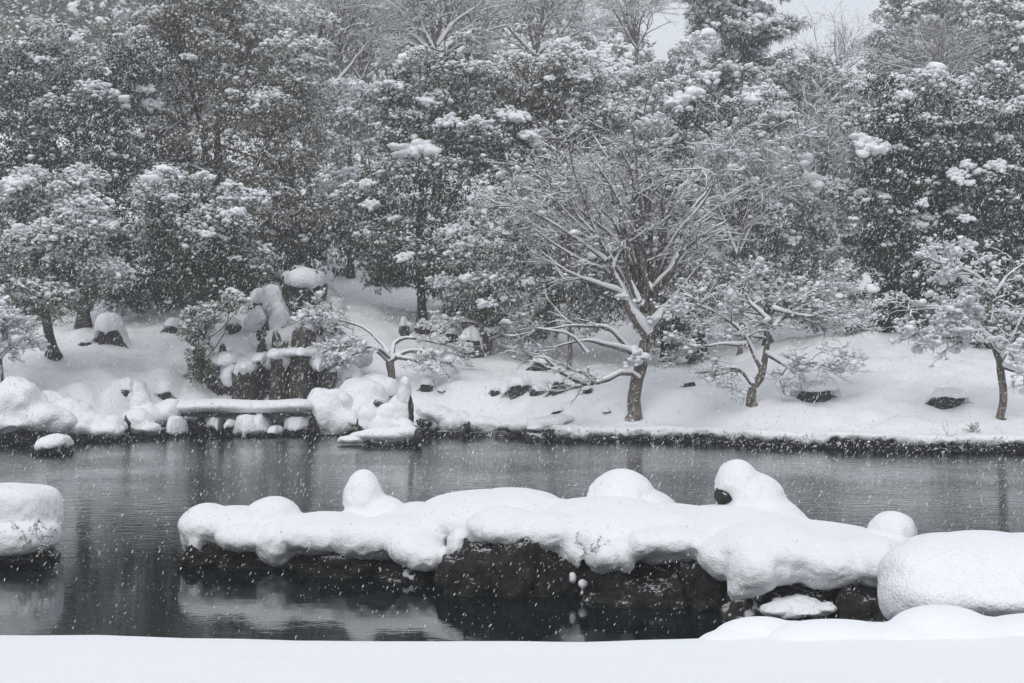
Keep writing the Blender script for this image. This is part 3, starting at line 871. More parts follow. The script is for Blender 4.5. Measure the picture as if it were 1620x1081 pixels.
def evergreen(label, d, ells, base=None, dens=34, leaf='leaf_a', snow=1.0, size=.115, pillows=(), seed=1, group='snow laden evergreen trees',
              name='evergreen_tree', cat='tree', temps=None, lobe=(.32, .62), trunk=True, tr=.13, limbs=(), dy=.8):
    if lobe == (.32, .62): lobe = (.26, .8)
    r = np.random.default_rng(seed)
    el = []
    for i, e in enumerate(ells):
        px, py, rx, ry = e[:4]
        dd = d + (e[4] if len(e) > 4 else r.uniform(-.5, .5))
        el.append((W(px, py, dd), np.array([m_px(rx, d), m_px(rx, d) * dy, m_px(ry, d)])))
    cen = np.mean([c for c, _ in el], 0)
    if base is None:
        bx, by = cen[0], cen[1] + .2
        b0 = np.array([bx, by, g1(bx, by) - .05])
    else:
        b0 = hit(*base) if len(base) == 2 else W(*base)
        b0[2] -= .04
    t = thing(name, label, cat, b0, group)
    P, Z, lob = crown_points(r, el, dens * 3.6, lobe)
    gz = ground(P[:, 0], P[:, 1])
    k = P[:, 2] > gz + .05
    P, Z = P[k], Z[k]
    # open tops of the crown catch the snow, sheltered hollows and skirts do not
    Ce = np.array([c for c, _ in el]); Re = np.array([q for _, q in el])
    rel = (P[:, None] - Ce[None]) / Re[None]
    inside = np.exp(-((rel ** 2).sum(-1)) * .9)
    expo = (rel[..., 2] * inside).sum(1) / (inside.sum(1) + 1e-6)        # -1 under, +1 on top
    above = ((np.abs(rel[..., 0]) < .8) & (rel[..., 2] < -.9) & (rel[..., 2] > -2.6)).any(1)
    expo = np.clip(expo, -1, 1) - .35 * above
    scatter('foliage', 'leaf', P, size * .74 * r.uniform(.7, 1.3, len(P)) * np.where(Z <= -1, 1.8, 1), r, M[leaf], t, .4, frost=np.clip(expo * .5 + .12, -.45, .6))
    patch = fbm(P, .75, seed + 3, 2)
    prob = snow * (.07 + .58 * sstep(Z, -.3, .8)) * (1 + 1.1 * patch) * np.clip(1 + .85 * expo, .12, 2)
    m_ = r.uniform(size=len(P)) < prob
    Ps = P[m_] + np.array([0, -.01, size * .25])
    S = size * r.lognormal(-1.08, .42, len(Ps)) * (1 + .6 * np.clip(patch[m_], 0, 1))
    qs = [Ps]; ss = [S]
    # heavy lumps on a few boughs
    top = lob[r.uniform(size=len(lob)) < .17 * snow]
    for c in top:
        n = r.integers(8, 22)
        q = c[:3] + np.array([0, -.12 * c[3], c[3] * .68]) + r.normal(size=(n, 3)) * np.array([.3, .3, .08]) * c[3]
        q[:, 2] -= ((q[:, :2] - c[:2]) ** 2).sum(1) / c[3] * .5
        qs.append(q); ss.append(r.lognormal(-2.95, .45, n) * (c[3] / .5))
    for (px, py, rp) in pillows:
        # find where the crown surface lies behind that spot
        X = (px - 810) / F * d; Zz = CH + (HY - py) / F * d
        near = P[(np.abs(P[:, 0] - X) < .35) & (np.abs(P[:, 2] - Zz) < .35)]
        yy = near[:, 1].min() - .05 if len(near) else d - 1
        R_ = m_px(rp, d)
        n = 46
        q = np.array([X * yy / d, yy, CH + (HY - py) / F * yy]) + r.normal(size=(n, 3)) * np.array([.55, .3, .3]) * R_
        q[:, 1] += (q[:, 2] - q[:, 2].mean()) * .8
        qs.append(q); ss.append(np.clip(r.lognormal(-1.45, .45, n), .08, .5) * R_)
    scatter('snow_load', 'tuft', np.concatenate(qs), np.concatenate(ss), r, M['snow_tree'], t, .25)
    if trunk:
        a = Acc()
        top = cen + np.array([0, 0, .3])
        pts = resample([b0, b0 * .55 + top * .45 + r.normal(size=3) * .07, top], 10)
        fl = np.linspace(1, .4, 10); fl[0] = 1.7; fl[1] = 1.15
        tubes(a, pts[None], (tr * fl)[None], 9)
        sel = lob[r.permutation(len(lob))[:16]]
        for c in sel:
            s = pts[r.integers(3, 9)]
            m2 = (s + c[:3]) / 2 + r.normal(size=3) * .15
            L_ = resample([s, m2, c[:3]], 7)
            tubes(a, L_[None], (np.linspace(.26, .07, 7) * tr)[None], 5)
        a.build('trunk', M['bark_dark'], t)
    for lm in limbs:
        a = Acc(); pl = resample([W(*q[:3]) for q in lm], 10)
        rad = np.interp(np.linspace(0, 1, 10), np.linspace(0, 1, len(lm)), [m_px(q[3], q[2]) for q in lm])
        tubes(a, pl[None], rad[None], 6)
        snow_on(a, pl[None], rad[None], r, .6, 5, gaps=0)
        a.build('limb', M['bark'], t)
    return t

# ---- tens of thousands of leaf sprays, snow tufts and flakes: geometry nodes on points ----
_GN = {}
def gn_group(kind, mat):
    key = (kind, mat.name)
    if key in _GN: return _GN[key]
    r = np.random.default_rng(len(kind) * 7 + 3)
    ng = bpy.data.node_groups.new('scatter_' + kind, 'GeometryNodeTree')
    ng.interface.new_socket('Geometry', in_out='INPUT', socket_type='NodeSocketGeometry')
    ng.interface.new_socket('Geometry', in_out='OUTPUT', socket_type='NodeSocketGeometry')
    N = ng.nodes.new; Lk = ng.links.new
    gi = N('NodeGroupInput'); go = N('NodeGroupOutput')
    jall = N('GeometryNodeJoinGeometry')
    if kind in ('leaf', 'needle', 'bigleaf'):
        nt_, nl, ln, wd = {'leaf': (6, 9, 1.0, .36), 'needle': (5, 13, 1.15, .10), 'bigleaf': (5, 7, 1.1, .5)}[kind]
        for k in range(nt_):
            j = N('GeometryNodeJoinGeometry')
            for q in range(nl):
                g = N('GeometryNodeMeshGrid'); g.inputs[0].default_value = 1; g.inputs[1].default_value = 1; g.inputs[2].default_value = 2; g.inputs[3].default_value = 2
                # a square turned on its corner, stretched into a leaf, its base at the twig
                t1 = N('GeometryNodeTransform'); t1.inputs['Rotation'].default_value = (0, 0, math.radians(45)); t1.inputs['Translation'].default_value = (.76, 0, 0)
                l = ln * r.uniform(.65, 1.1)
                t2 = N('GeometryNodeTransform')
                t2.inputs['Scale'].default_value = (l * .68, l * wd * .7, 1)
                t2.inputs['Rotation'].default_value = (r.uniform(-.7, .7), r.uniform(-.35, 1.0), q / nl * 2 * np.pi + r.uniform(-.4, .4))
                t2.inputs['Translation'].default_value = (r.uniform(-.15, .15), r.uniform(-.15, .15), r.uniform(-.25, .25))
                Lk(g.outputs[0], t1.inputs[0]); Lk(t1.outputs[0], t2.inputs[0]); Lk(t2.outputs[0], j.inputs[0])
            g2 = N('GeometryNodeGeometryToInstance'); Lk(j.outputs[0], g2.inputs[0]); Lk(g2.outputs[0], jall.inputs[0])
    else:
        sub = {'tuft': 2, 'flake': 1, 'lump': 3}[kind]
        for k in range(6):
            g = N('GeometryNodeMeshIcoSphere'); g.inputs['Radius'].default_value = 1; g.inputs['Subdivisions'].default_value = sub
            sp = N('GeometryNodeSetPosition'); nz = N('ShaderNodeTexNoise'); nz.noise_dimensions = '4D'
            nz.inputs['W'].default_value = k * 3.7; nz.inputs['Scale'].default_value = 1.3 if kind != 'flake' else 1.8; nz.inputs['Detail'].default_value = 1
            sb = N('ShaderNodeVectorMath'); sb.operation = 'SUBTRACT'; sb.inputs[1].default_value = (.5, .5, .5)
            sc_ = N('ShaderNodeVectorMath'); sc_.operation = 'SCALE'; sc_.inputs['Scale'].default_value = 1.5 if kind != 'flake' else 2.2
            Lk(nz.outputs['Color'], sb.inputs[0]); Lk(sb.outputs[0], sc_.inputs[0]); Lk(g.outputs[0], sp.inputs[0]); Lk(sc_.outputs[0], sp.inputs['Offset'])
            tr_ = N('GeometryNodeTransform')
            tr_.inputs['Scale'].default_value = (r.uniform(.8, 1.25), r.uniform(.8, 1.2), .62) if kind != 'flake' else (.42, .42, 2.2)
            sm = N('GeometryNodeSetShadeSmooth')
            Lk(sp.outputs[0], tr_.inputs[0]); Lk(tr_.outputs[0], sm.inputs[0])
            g2 = N('GeometryNodeGeometryToInstance'); Lk(sm.outputs[0], g2.inputs[0]); Lk(g2.outputs[0], jall.inputs[0])
    ip = N('GeometryNodeInstanceOnPoints'); ip.inputs['Pick Instance'].default_value = True
    def att(nm, ty):
        a_ = N('GeometryNodeInputNamedAttribute'); a_.data_type = ty; a_.inputs[0].default_value = nm; return a_.outputs[0]
    sm = N('GeometryNodeSetMaterial'); sm.inputs['Material'].default_value = mat
    Lk(gi.outputs[0], ip.inputs['Points']); Lk(jall.outputs[0], ip.inputs['Instance'])
    Lk(att('pick', 'INT'), ip.inputs['Instance Index']); Lk(att('rot', 'FLOAT_VECTOR'), ip.inputs['Rotation']); Lk(att('scl', 'FLOAT'), ip.inputs['Scale'])
    Lk(ip.outputs[0], sm.inputs[0]); Lk(sm.outputs[0], go.inputs[0])
    _GN[key] = ng
    return ng

def scatter(name, kind, P, S, r, mat, parent=None, tilt=.4, rot=None, frost=None):
    P = np.asarray(P, float)
    if parent is not None:
        q = parent
        while q is not None: P = P - np.array(q.location); q = q.parent
    me = bpy.data.meshes.new(name)
    n = len(P)
    me.vertices.add(n); me.vertices.foreach_set('co', P.astype(np.float32).ravel())
    if rot is None: rot = np.stack([r.normal(0, tilt, n), r.normal(0, tilt, n), r.uniform(0, 2 * np.pi, n)], 1)
    me.attributes.new('rot', 'FLOAT_VECTOR', 'POINT').data.foreach_set('vector', rot.astype(np.float32).ravel())
    me.attributes.new('scl', 'FLOAT', 'POINT').data.foreach_set('value', np.asarray(S, np.float32))
    me.attributes.new('frost', 'FLOAT', 'POINT').data.foreach_set('value', np.asarray(np.zeros(n) if frost is None else frost, np.float32))
    me.attributes.new('pick', 'INT', 'POINT').data.foreach_set('value', r.integers(0, 5, n).astype(np.int32))
    o = link(name, me, mat, parent, 'stuff')
    md = o.modifiers.new('scatter', 'NODES'); md.node_group = gn_group(kind, mat)
    return o

# rounder snow lumps
def lump_template(r):
    v, f = ICO[1]
    v = v * (1 + .16 * r.uniform(-1, 1, (len(v), 1))) * np.array([1, 1, .68])
    return v, f
SB = [lump_template(_r) for _ in range(6)]

# -- the evergreens, back to front; haze on misty ones is partly put into whiter leaves
EV = [
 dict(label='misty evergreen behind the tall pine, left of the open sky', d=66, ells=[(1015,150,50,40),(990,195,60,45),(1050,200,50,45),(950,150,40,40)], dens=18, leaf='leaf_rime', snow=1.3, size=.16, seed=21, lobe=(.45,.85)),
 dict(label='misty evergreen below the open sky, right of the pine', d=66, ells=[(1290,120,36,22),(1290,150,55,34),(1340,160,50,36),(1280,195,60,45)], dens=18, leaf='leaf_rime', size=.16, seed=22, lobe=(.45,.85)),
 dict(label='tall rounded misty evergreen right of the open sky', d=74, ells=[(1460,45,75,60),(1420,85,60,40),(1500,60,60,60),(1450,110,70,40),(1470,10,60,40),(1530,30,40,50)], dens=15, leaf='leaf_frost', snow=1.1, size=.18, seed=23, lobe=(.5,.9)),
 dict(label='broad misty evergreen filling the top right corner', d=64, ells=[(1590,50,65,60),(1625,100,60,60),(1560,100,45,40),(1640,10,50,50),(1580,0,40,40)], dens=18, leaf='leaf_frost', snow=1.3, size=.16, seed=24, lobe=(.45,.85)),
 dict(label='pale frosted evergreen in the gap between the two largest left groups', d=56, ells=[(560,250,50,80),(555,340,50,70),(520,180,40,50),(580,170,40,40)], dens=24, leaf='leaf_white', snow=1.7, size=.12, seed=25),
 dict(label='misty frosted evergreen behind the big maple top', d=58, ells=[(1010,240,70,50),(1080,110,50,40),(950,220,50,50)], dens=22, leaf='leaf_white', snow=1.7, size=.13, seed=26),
 dict(label='dark evergreen mass at the left, behind the round frosted tree', d=47.5, ells=[(50,130,95,80),(140,190,95,105),(20,230,90,100),(195,330,85,110),(120,290,90,80),(230,430,70,70),(60,300,80,80),(200,120,60,60),(150,400,80,90)],
      dens=30, leaf='leaf_dark', snow=.45, size=.12, seed=27, tr=.2, pillows=[(120,62,9),(60,92,7)]),
 dict(label='tallest olive evergreen on the left reaching the top of the picture', d=49.5, ells=[(320,60,120,100),(430,100,100,105),(470,210,68,105),(380,230,110,110),(270,160,90,110),(450,335,70,75),(240,60,60,60),(350,340,110,70),(330,-20,90,60),(255,250,70,60),(300,300,70,50)],
      dens=30, leaf='leaf_brown', snow=.85, size=.105, seed=28, tr=.22, pillows=[(225,140,12),(240,165,13),(300,90,9)]),
 dict(label='central evergreen with the largest snow pillows on its left side', d=48.5, ells=[(705,120,70,60),(625,140,48,48),(640,215,62,65),(725,215,75,80),(690,320,88,88),(640,395,65,50),(600,300,52,85),(740,390,60,70),(690,425,75,34),(620,430,40,24)],
      dens=30, leaf='leaf_a', snow=.95, size=.115, seed=29, pillows=[(655,235,24),(675,160,12),(712,188,13),(700,195,10),(585,325,12),(640,405,12),(580,290,10)], tr=.18),
 dict(label='olive topped evergreen right of centre behind the maple twigs', d=50, ells=[(850,125,92,48),(900,175,78,65),(810,225,75,75),(945,200,45,65),(850,300,80,60)], dens=30, leaf='leaf_brown', snow=1.1, size=.12, seed=30,
      pillows=[(815,185,17),(838,212,12),(795,180,9),(870,125,7)]),
 dict(label='broad low evergreen in front of the central group left of the maple', d=45.5, ells=[(800,400,85,75),(860,450,85,75),(775,470,55,55),(900,370,75,70),(820,335,65,40),(940,480,60,60),(850,510,60,40)],
      dens=34, leaf='leaf_rime', snow=1.0, size=.105, seed=31, base=(760,560), pillows=[(838,445,8),(768,480,12),(740,440,10)]),
 dict(label='evergreen with a long snow pillow behind the maple crown', d=47, ells=[(1110,180,66,42),(1190,190,60,42),(1085,245,55,60),(1160,260,60,60),(1100,330,70,60),(1020,300,50,60)],
      dens=30, leaf='leaf_a', snow=1.2, size=.12, seed=32, pillows=[(1070,160,17),(1095,150,18),(1120,122,14),(1192,158,14),(1235,180,12)]),
 dict(label='frosted evergreen between the big maple and the dark right tree', d=45.5, ells=[(1240,345,70,60),(1290,410,62,75),(1190,410,65,60),(1150,340,50,50),(1240,460,70,50),(1300,470,50,40),(1110,450,55,60)],
      dens=32, leaf='leaf_rime', snow=1.15, size=.11, seed=33, pillows=[(1225,317,10),(1280,310,9),(1255,380,10)]),
 dict(label='massive dark evergreen filling the right side of the far bank', d=44, ells=[(1440,195,98,72),(1560,185,95,66),(1415,290,82,95),(1520,310,105,115),(1620,280,85,140),(1400,390,60,75),(1480,425,80,75),(1590,430,75,75),(1420,460,60,50),(1680,430,60,80),(1400,140,50,30)],
      dens=33, leaf='leaf_dark', snow=1.1, size=.125, seed=34, tr=.24, base=(1400,545,45), pillows=[(1365,230,20),(1390,235,14),(1430,150,10),(1515,275,14),(1530,260,10),(1580,262,14),(1530,290,9),(1525,345,10),(1460,320,9),(1530,385,12)]),
 dict(label='deep shaded evergreen hedge on the mound below the dark right tree', d=45, ells=[(1370,505,60,26),(1420,490,50,30),(1330,480,50,40),(1310,500,30,30),(1540,520,60,50),(1600,540,60,60),(1480,500,50,30)],
      dens=26, leaf='leaf_dark', snow=.35, size=.12, seed=35, name='evergreen_shrub', cat='shrub', trunk=False),
 dict(label='dark drooping evergreen shrub right behind the big maple trunk', d=43.5, ells=[(1055,500,42,45),(1075,550,22,34),(1040,450,50,50),(1000,420,60,60),(1090,470,40,45)], dens=32, leaf='leaf_dark', snow=.55, size=.115, seed=36, name='evergreen_shrub', cat='shrub'),
 dict(label='camellia with bright snow tufts leaning over the left slope', d=43.5, ells=[(320,325,90,52),(285,395,66,62),(370,395,56,58),(330,425,75,50),(260,345,40,40),(395,420,30,22)],
      dens=38, leaf='leaf_a', snow=1.9, size=.11, seed=37, base=(305,500), pillows=[(275,310,9),(325,368,10),(335,280,6)],
      limbs=[[(303,478,43.3,3.5),(288,450,43.2,3.5),(274,418,43.2,3)],[(318,470,43.4,3),(325,440,43.4,3)]]),
 dict(label='narrow leafy shrub hanging beside the cliff below the camellia', d=42.3, ells=[(325,498,42,30),(315,540,24,40),(360,482,30,18),(318,580,16,28),(305,520,18,30)],
      dens=40, leaf='leaf_frost', snow=1.0, size=.10, seed=38, base=(318,602), name='evergreen_shrub', cat='shrub', lobe=(.2,.38), tr=.09),
 dict(label='round frosted tree with a flared trunk at the left edge', d=40.2, ells=[(80,325,76,68),(110,395,84,68),(40,430,78,70),(115,455,68,44),(20,360,55,60),(90,300,60,40),(60,480,50,30),(-20,400,60,90)],
      dens=52, leaf='leaf_rime', snow=1.9, size=.088, seed=39, base=(85,564), tr=.17, pillows=[(22,292,18),(42,286,12),(178,355,9)], dy=.7),
 dict(label='dense evergreen shrub behind the small maple on the upper slope', d=48.5, ells=[(740,500,40,40),(720,470,36,34),(770,520,26,30)], dens=32, leaf='leaf_frost', snow=1.1, size=.115, seed=40, name='evergreen_shrub', cat='shrub', trunk=False),
 dict(label='dark low evergreen shrub under the tall left tree, above the slope', d=50, ells=[(300,430,80,60),(230,470,60,40),(380,440,70,50),(450,400,60,50),(520,350,50,60),(480,380,50,40)], dens=22, leaf='leaf_dark', snow=.3, size=.13, seed=41, name='evergreen_shrub', cat='shrub', trunk=False),
 dict(label='dark low evergreen shrub under the central pillowed tree', d=50.5, ells=[(620,420,60,30),(700,440,60,40),(580,380,40,50),(760,450,50,50)], dens=22, leaf='leaf_dark', snow=.4, size=.13, seed=42, name='evergreen_shrub', cat='shrub', trunk=False),
]
for e in EV: evergreen(**e)

# pine, layered boughs
def pine():
    d = 62
    r = np.random.default_rng(50)
    b = W(1170, 330, d); b[2] = g1(b[0], b[1])
    t = thing('pine_tree', 'tall layered pine standing against the open sky', 'tree', b)
    top = W(1175, -90, d)
    a = Acc(); tubes(a, resample([b, (b + top) / 2 + [.3, 0, 0], top], 12)[None], np.linspace(.28, .06, 12)[None], 8)
    ells = []
    LP = []; LR = []
    for i in range(95):
        z = r.uniform(.15, 1.0) ** .8
        base = b * (1 - z) + top * z
        an = r.uniform(0, 2 * np.pi)
        ln = (1.22 - z) * 6.2 * r.uniform(.45, 1.1)
        tip = base + np.array([math.cos(an) * ln, math.sin(an) * ln * .8, -.05 * ln + .35])
        L_ = resample([base, (base + tip) / 2 + [0, 0, .25], tip], 6)
        LP.append(L_); LR.append(np.linspace(.07, .02, 6))
        for q in (.4, .6, .8, 1.0):
            ells.append((base * (1 - q) + tip * q + r.normal(size=3) * .15, min(ln * .2, .75) * r.uniform(.7, 1.2)))
    tubes(a, np.array(LP), np.array(LR), 5)
    a.build('trunk', M['bark_dark'], t)
    P = []; S = []
    for c, s in ells:
        s = max(s, .3)
        n = int(260 * s * s) + 60
        p = c + r.normal(size=(n, 3)) * np.array([s * .6, s * .6, s * .25]); P.append(p)
    P = np.concatenate(P)
    scatter('foliage', 'needle', P, r.uniform(.16, .27, len(P)), r, M['needle'], t, .5, frost=np.full(len(P), .3))
    k = r.uniform(size=len(P)) < .5
    qs = [P[k] + [0, 0, .06]]; ss = [r.lognormal(-2.7, .45, k.sum())]
    for c, s in ells:
        if r.uniform() < .4:
            n = 16; qs.append(c + [0, -.1, .15] + r.normal(size=(n, 3)) * [.25, .2, .07]); ss.append(r.uniform(.06, .17, n))
    scatter('snow_load', 'tuft', np.concatenate(qs), np.concatenate(ss), r, M['snow_tree'], t, .25)
pine()

# ---- bare trees ---------------------------------------------------------------
def bare(label, limbs, lv, seed, name='maple_tree', group='bare trees with snow along every twig', snow=1.0, foot=None, bark='bark', extra=None, tufts=0, clip=None):
    """limbs: lists of (px, py, depth, radius_px).
       lv: per level (count, length, spread, tropism, flat, rscale)"""
    r = np.random.default_rng(seed)
    f0 = limbs[0][0]
    b0 = hit(f0[0], f0[1]) if foot is None else np.array(foot, float)
    dz = b0[1] - f0[2]
    t = thing(name, label, 'tree', b0 - [0, 0, .03], group)
    n = 12
    P0 = []; R0 = []
    for L_ in limbs:
        pts = np.array([np.append(W(q[0], q[1], q[2] + dz), m_px(q[3], q[2] + dz)) for q in L_])
        rs = resample(pts, n)
        wob = fbm(rs[:, :3], 2.2, seed, 2)
        rs[1:, 0] += wob[1:] * .07; rs[1:, 2] += fbm(rs[:, :3], 2.0, seed + 4, 2)[1:] * .04
        P0.append(rs[:, :3]); R0.append(np.maximum(rs[:, 3], .006))
    P0 = np.array(P0); R0 = np.array(R0)
    P0[0, 0] = b0 - [0, 0, .06]
    R0[0, 0] *= 1.5
    a = Acc(); s = Acc()
    tubes(a, P0[:1], R0[:1], 10)
    a.build('trunk', M[bark], t)
    a = Acc(); s = Acc()
    if len(P0) > 1:
        tubes(a, P0[1:], R0[1:], 7)
        k = R0[1:]
        T = nrm(np.gradient(P0[1:], axis=1)); hz = np.sqrt(np.clip(1 - T[..., 2] ** 2, 0, 1))
        h = (.016 + k * .9) * snow * sstep(hz, .12, .6) * np.linspace(1.1, .45, k.shape[1])[None] * (1 + .45 * fbm(P0[1:].reshape(-1, 3), 3, seed + 8, 2).reshape(k.shape)); h[:, -1] *= .2
        Q = P0[1:].copy(); Q[..., 2] += k * .55 + h * .4; Q[..., 1] -= k * .2
        tubes(s, Q, h, 7, .85)
    w = Acc()
    P, R = P0[1:] if len(P0) > 1 else P0, R0[1:] if len(P0) > 1 else R0
    for li, (cnt, ln, spread, trop, flat, rs_) in enumerate(lv):
        nseg = (7, 6, 5, 4)[min(li, 3)]
        P2, R2 = spawn(r, P, R, cnt, ln, spread, trop, n=nseg, t0=(.25, .15, .1, .05)[min(li, 3)], rscale=rs_, flat=flat)
        R2 = np.maximum(R2, (.012, .007, .0045, .0035)[min(li, 3)])
        gz = ground(P2[:, :, 0].ravel(), P2[:, :, 1].ravel()).reshape(P2.shape[:2])
        P2[..., 2] = np.maximum(P2[..., 2], gz + .08)
        last = li == len(lv) - 1
        if last:
            P2 = P2[:, [0, 2, -1]]; R2 = R2[:, [0, 2, -1]]
            tubes(w, P2, R2 * 1.25, 3)
            P, R = P2, R2
            break
        tubes(a, P2, R2, (5, 4, 3, 3)[min(li, 3)])
        snow_on(s, P2, R2, r, snow * (1.1, 1.0, .85, .7)[min(li, 3)], (5, 4, 3, 3)[min(li, 3)], gaps=.2)
        P, R = P2, R2
    if tufts:
        k = r.integers(0, len(P), tufts); j = r.integers(0, P.shape[1], tufts)
        k2 = r.integers(0, len(P), tufts // 30)
        q = np.repeat(P[k2, 1], 6, 0) + r.normal(size=(len(k2) * 6, 3)) * [.12, .1, .03]
        scatter('snow_tufts', 'tuft', np.concatenate([P[k, j] + [0, 0, .02], q + [0, 0, .03]]),
                np.concatenate([r.lognormal(-3.3, .5, tufts), r.uniform(.02, .055, len(q))]), r, M['snow_tree'], t, .25)
    if extra is not None:
        for (px, py, d, rp) in extra:
            put(s, SB, W(px, py, d + dz)[None] + r.normal(size=(16, 3)) * np.array([.55, .4, .3]) * m_px(rp, d), m_px(rp, d) * r.uniform(.22, .55, 16), r, .3)
    a.build('branches', M[bark], t, kind='stuff')
    w.build('twigs', M['twig'], t, kind='stuff')
    s.build('snow_load', M['snow_tree'], t, kind='stuff')
    return t

# the big maple in the middle
D = 38.0
big = [
 [(1003,662,D,11.5),(1005,625,D,10.5),(1012,580,D,10.5),(1010,560,D,12)],
 [(1012,575,D,9),(1028,530,D,10),(1050,495,D,8),(1085,455,D-.3,5),(1112,415,D-.5,3.5)],
 [(1026,535,D,9),(1005,500,D-.2,8),(985,465,D-.3,6),(968,430,D-.5,4),(950,385,D-.5,3),(905,330,D-.6,2)],
 [(1030,525,D+.1,8),(1034,470,D+.1,7),(1030,420,D+.1,6),(1015,380,D,5),(1003,335,D,3.5),(1000,290,D,2)],
 [(1030,430,D,5.5),(1050,385,D+.3,4.5),(1080,350,D+.3,3),(1120,300,D+.4,2)],
 [(1022,410,D+.1,5),(1030,350,D-.1,4),(1020,300,D-.2,3),(1040,250,D-.2,2)],
 [(1010,600,D-.1,4),(990,588,D-.4,3.8),(950,605,D-.7,3.4),(918,607,D-1,3),(885,588,D-1.2,2.5),(858,565,D-1.3,1.9),(815,556,D-1.4,1.6)],
 [(1006,560,D-.1,5),(985,552,D-.3,4),(955,545,D-.6,3),(925,540,D-.8,2),(880,548,D-1,1.4)],
 [(1008,570,D,4),(985,540,D-.3,3.5),(960,520,D-.5,2.6),(915,515,D-.8,1.8),(870,520,D-1,1.2)],
 [(985,465,D-.3,4),(945,450,D-.6,3),(900,430,D-.8,2.2),(850,395,D-1,1.4)],
 [(960,415,D-.5,3),(920,385,D-.5,2.4),(870,350,D-.6,1.8),(810,320,D-.6,1.2)],
 [(1050,495,D,5),(1075,500,D+.2,3.5),(1110,480,D+.3,2.2),(1140,440,D+.4,1.4)],
 [(1034,460,D,5),(1060,430,D-.4,4),(1075,400,D-.5,3),(1095,360,D-.6,2)],
 [(1003,340,D,3),(985,290,D-.1,2.2),(960,245,D-.2,1.5),(935,205,D,1)],
 [(968,430,D-.4,4),(985,380,D-.2,3.5),(975,330,D-.1,2.4),(940,280,D,1.6),(905,235,D,1.)],
 [(1012,480,D-.3,5),(990,420,D-.4,4),(992,370,D-.5,3),(975,310,D-.5,2),(950,270,D-.5,1)],
 [(1030,460,D-.3,6),(1012,400,D-.3,5),(1018,350,D-.4,4),(1030,300,D-.4,2.6),(1025,240,D-.4,1.6),(1035,195,D-.4,1)],
 [(1050,470,D-.2,5),(1062,420,D-.2,4),(1100,380,D-.2,3),(1150,350,D-.2,1.6)],
 [(950,385,D-.4,2.6),(930,330,D-.3,2),(905,260,D-.3,1.4),(895,215,D-.3,.9)],
 [(930,560,D-.8,2),(900,530,D-1,1.6),(850,520,D-1.1,1.2),(815,525,D-1.1,.8)],
 [(1050,385,D+.2,3.5),(1060,330,D+.2,2.6),(1090,280,D+.2,1.8),(1100,230,D+.2,1.)]]
_q = np.random.default_rng(7)
for i_ in range(13):
    an_ = -1.35 + 2.6 * (i_ + .5) / 13 + _q.uniform(-.12, .12)
    x0_, y0_ = 1024 + 22 * math.sin(an_), _q.uniform(415, 500)
    ex_, ey_ = 1008 + _q.uniform(130, 195) * math.sin(an_), 415 - _q.uniform(150, 235) * math.cos(an_)
    dd_ = _q.uniform(-1.3, .9)
    big.append([(x0_, y0_, D, 4.2), (x0_ + (ex_ - x0_) * .22 + _q.uniform(-9, 9), y0_ + (ey_ - y0_) * .38 , D + dd_ * .3, 3.), (x0_ + (ex_ - x0_) * .58 + _q.uniform(-16, 16), y0_ + (ey_ - y0_) * .7, D + dd_ * .7, 2), (ex_, ey_, D + dd_, .9)])
bare('big bare maple with heavy snow on thick limbs, centre of the far bank', big,
     [(125, 1.1, .8, (0,-.05,.15), .8, .5), (560, .62, .85, (0,0,.1), .8, .55), (1750, .34, .9, (0,0,.06), .8, .6), (3800, .2, .9, (0,0,.05), .8, .6)], 61,
     snow=1.15, tufts=300, extra=[(1010,560,D-.3,14),(1005,572,D-.3,12),(1033,505,D-.2,10),(1085,455,D-.4,8),(988,470,D-.4,9),(1008,478,D-.3,9),(1062,500,D-.2,9),(1035,395,D-.1,8),(1015,365,D-.1,7),(945,600,D-.8,6),(880,585,D-1.3,7),(829,550,D-1.4,6),(812,551,D-1.4,6),(925,603,D-1.1,6)])

D = 37.5
bare('twiggy low maple with a forked pale trunk right of the big maple',
 [[(1190,641,D,8),(1193,615,D,7),(1203,595,D,7)],
  [(1203,597,D,6),(1212,560,D,5),(1216,530,D,4),(1222,490,D,3),(1240,470,D,2)],
  [(1196,612,D,4),(1180,595,D,3.5),(1170,585,D-.2,2.5),(1140,585,D-.4,1.6),(1100,590,D-.6,1)],
  [(1205,590,D,4.5),(1190,550,D-.1,3.5),(1168,520,D-.2,2.5),(1130,495,D-.4,1.6),(1100,480,D-.4,1)],
  [(1216,530,D,4),(1235,505,D+.1,3.5),(1270,470,D+.2,2.4),(1310,450,D+.2,1.4)],
  [(1212,560,D,3.5),(1250,580,D-.3,2.2),(1290,575,D-.5,1.4),(1320,585,D-.6,.9)],
  [(1218,510,D,3.5),(1190,480,D,2.5),(1170,450,D+.1,1.6)],
  [(1225,490,D,3),(1270,500,D-.3,2.2),(1320,505,D-.4,1.4),(1370,510,D-.4,.9)],
  [(1180,545,D-.2,2.6),(1140,545,D-.5,1.8),(1090,550,D-.7,1)]],
 [(80,.8,1.1,(0,-.05,.10),.75,.55),(420,.5,1.1,(0,0,.06),.8,.55),(1700,.28,1.1,(0,0,.04),.85,.6),(3200,.16,1.,(0,0,.02),.9,.6)], 62, tufts=1300, snow=1.1)

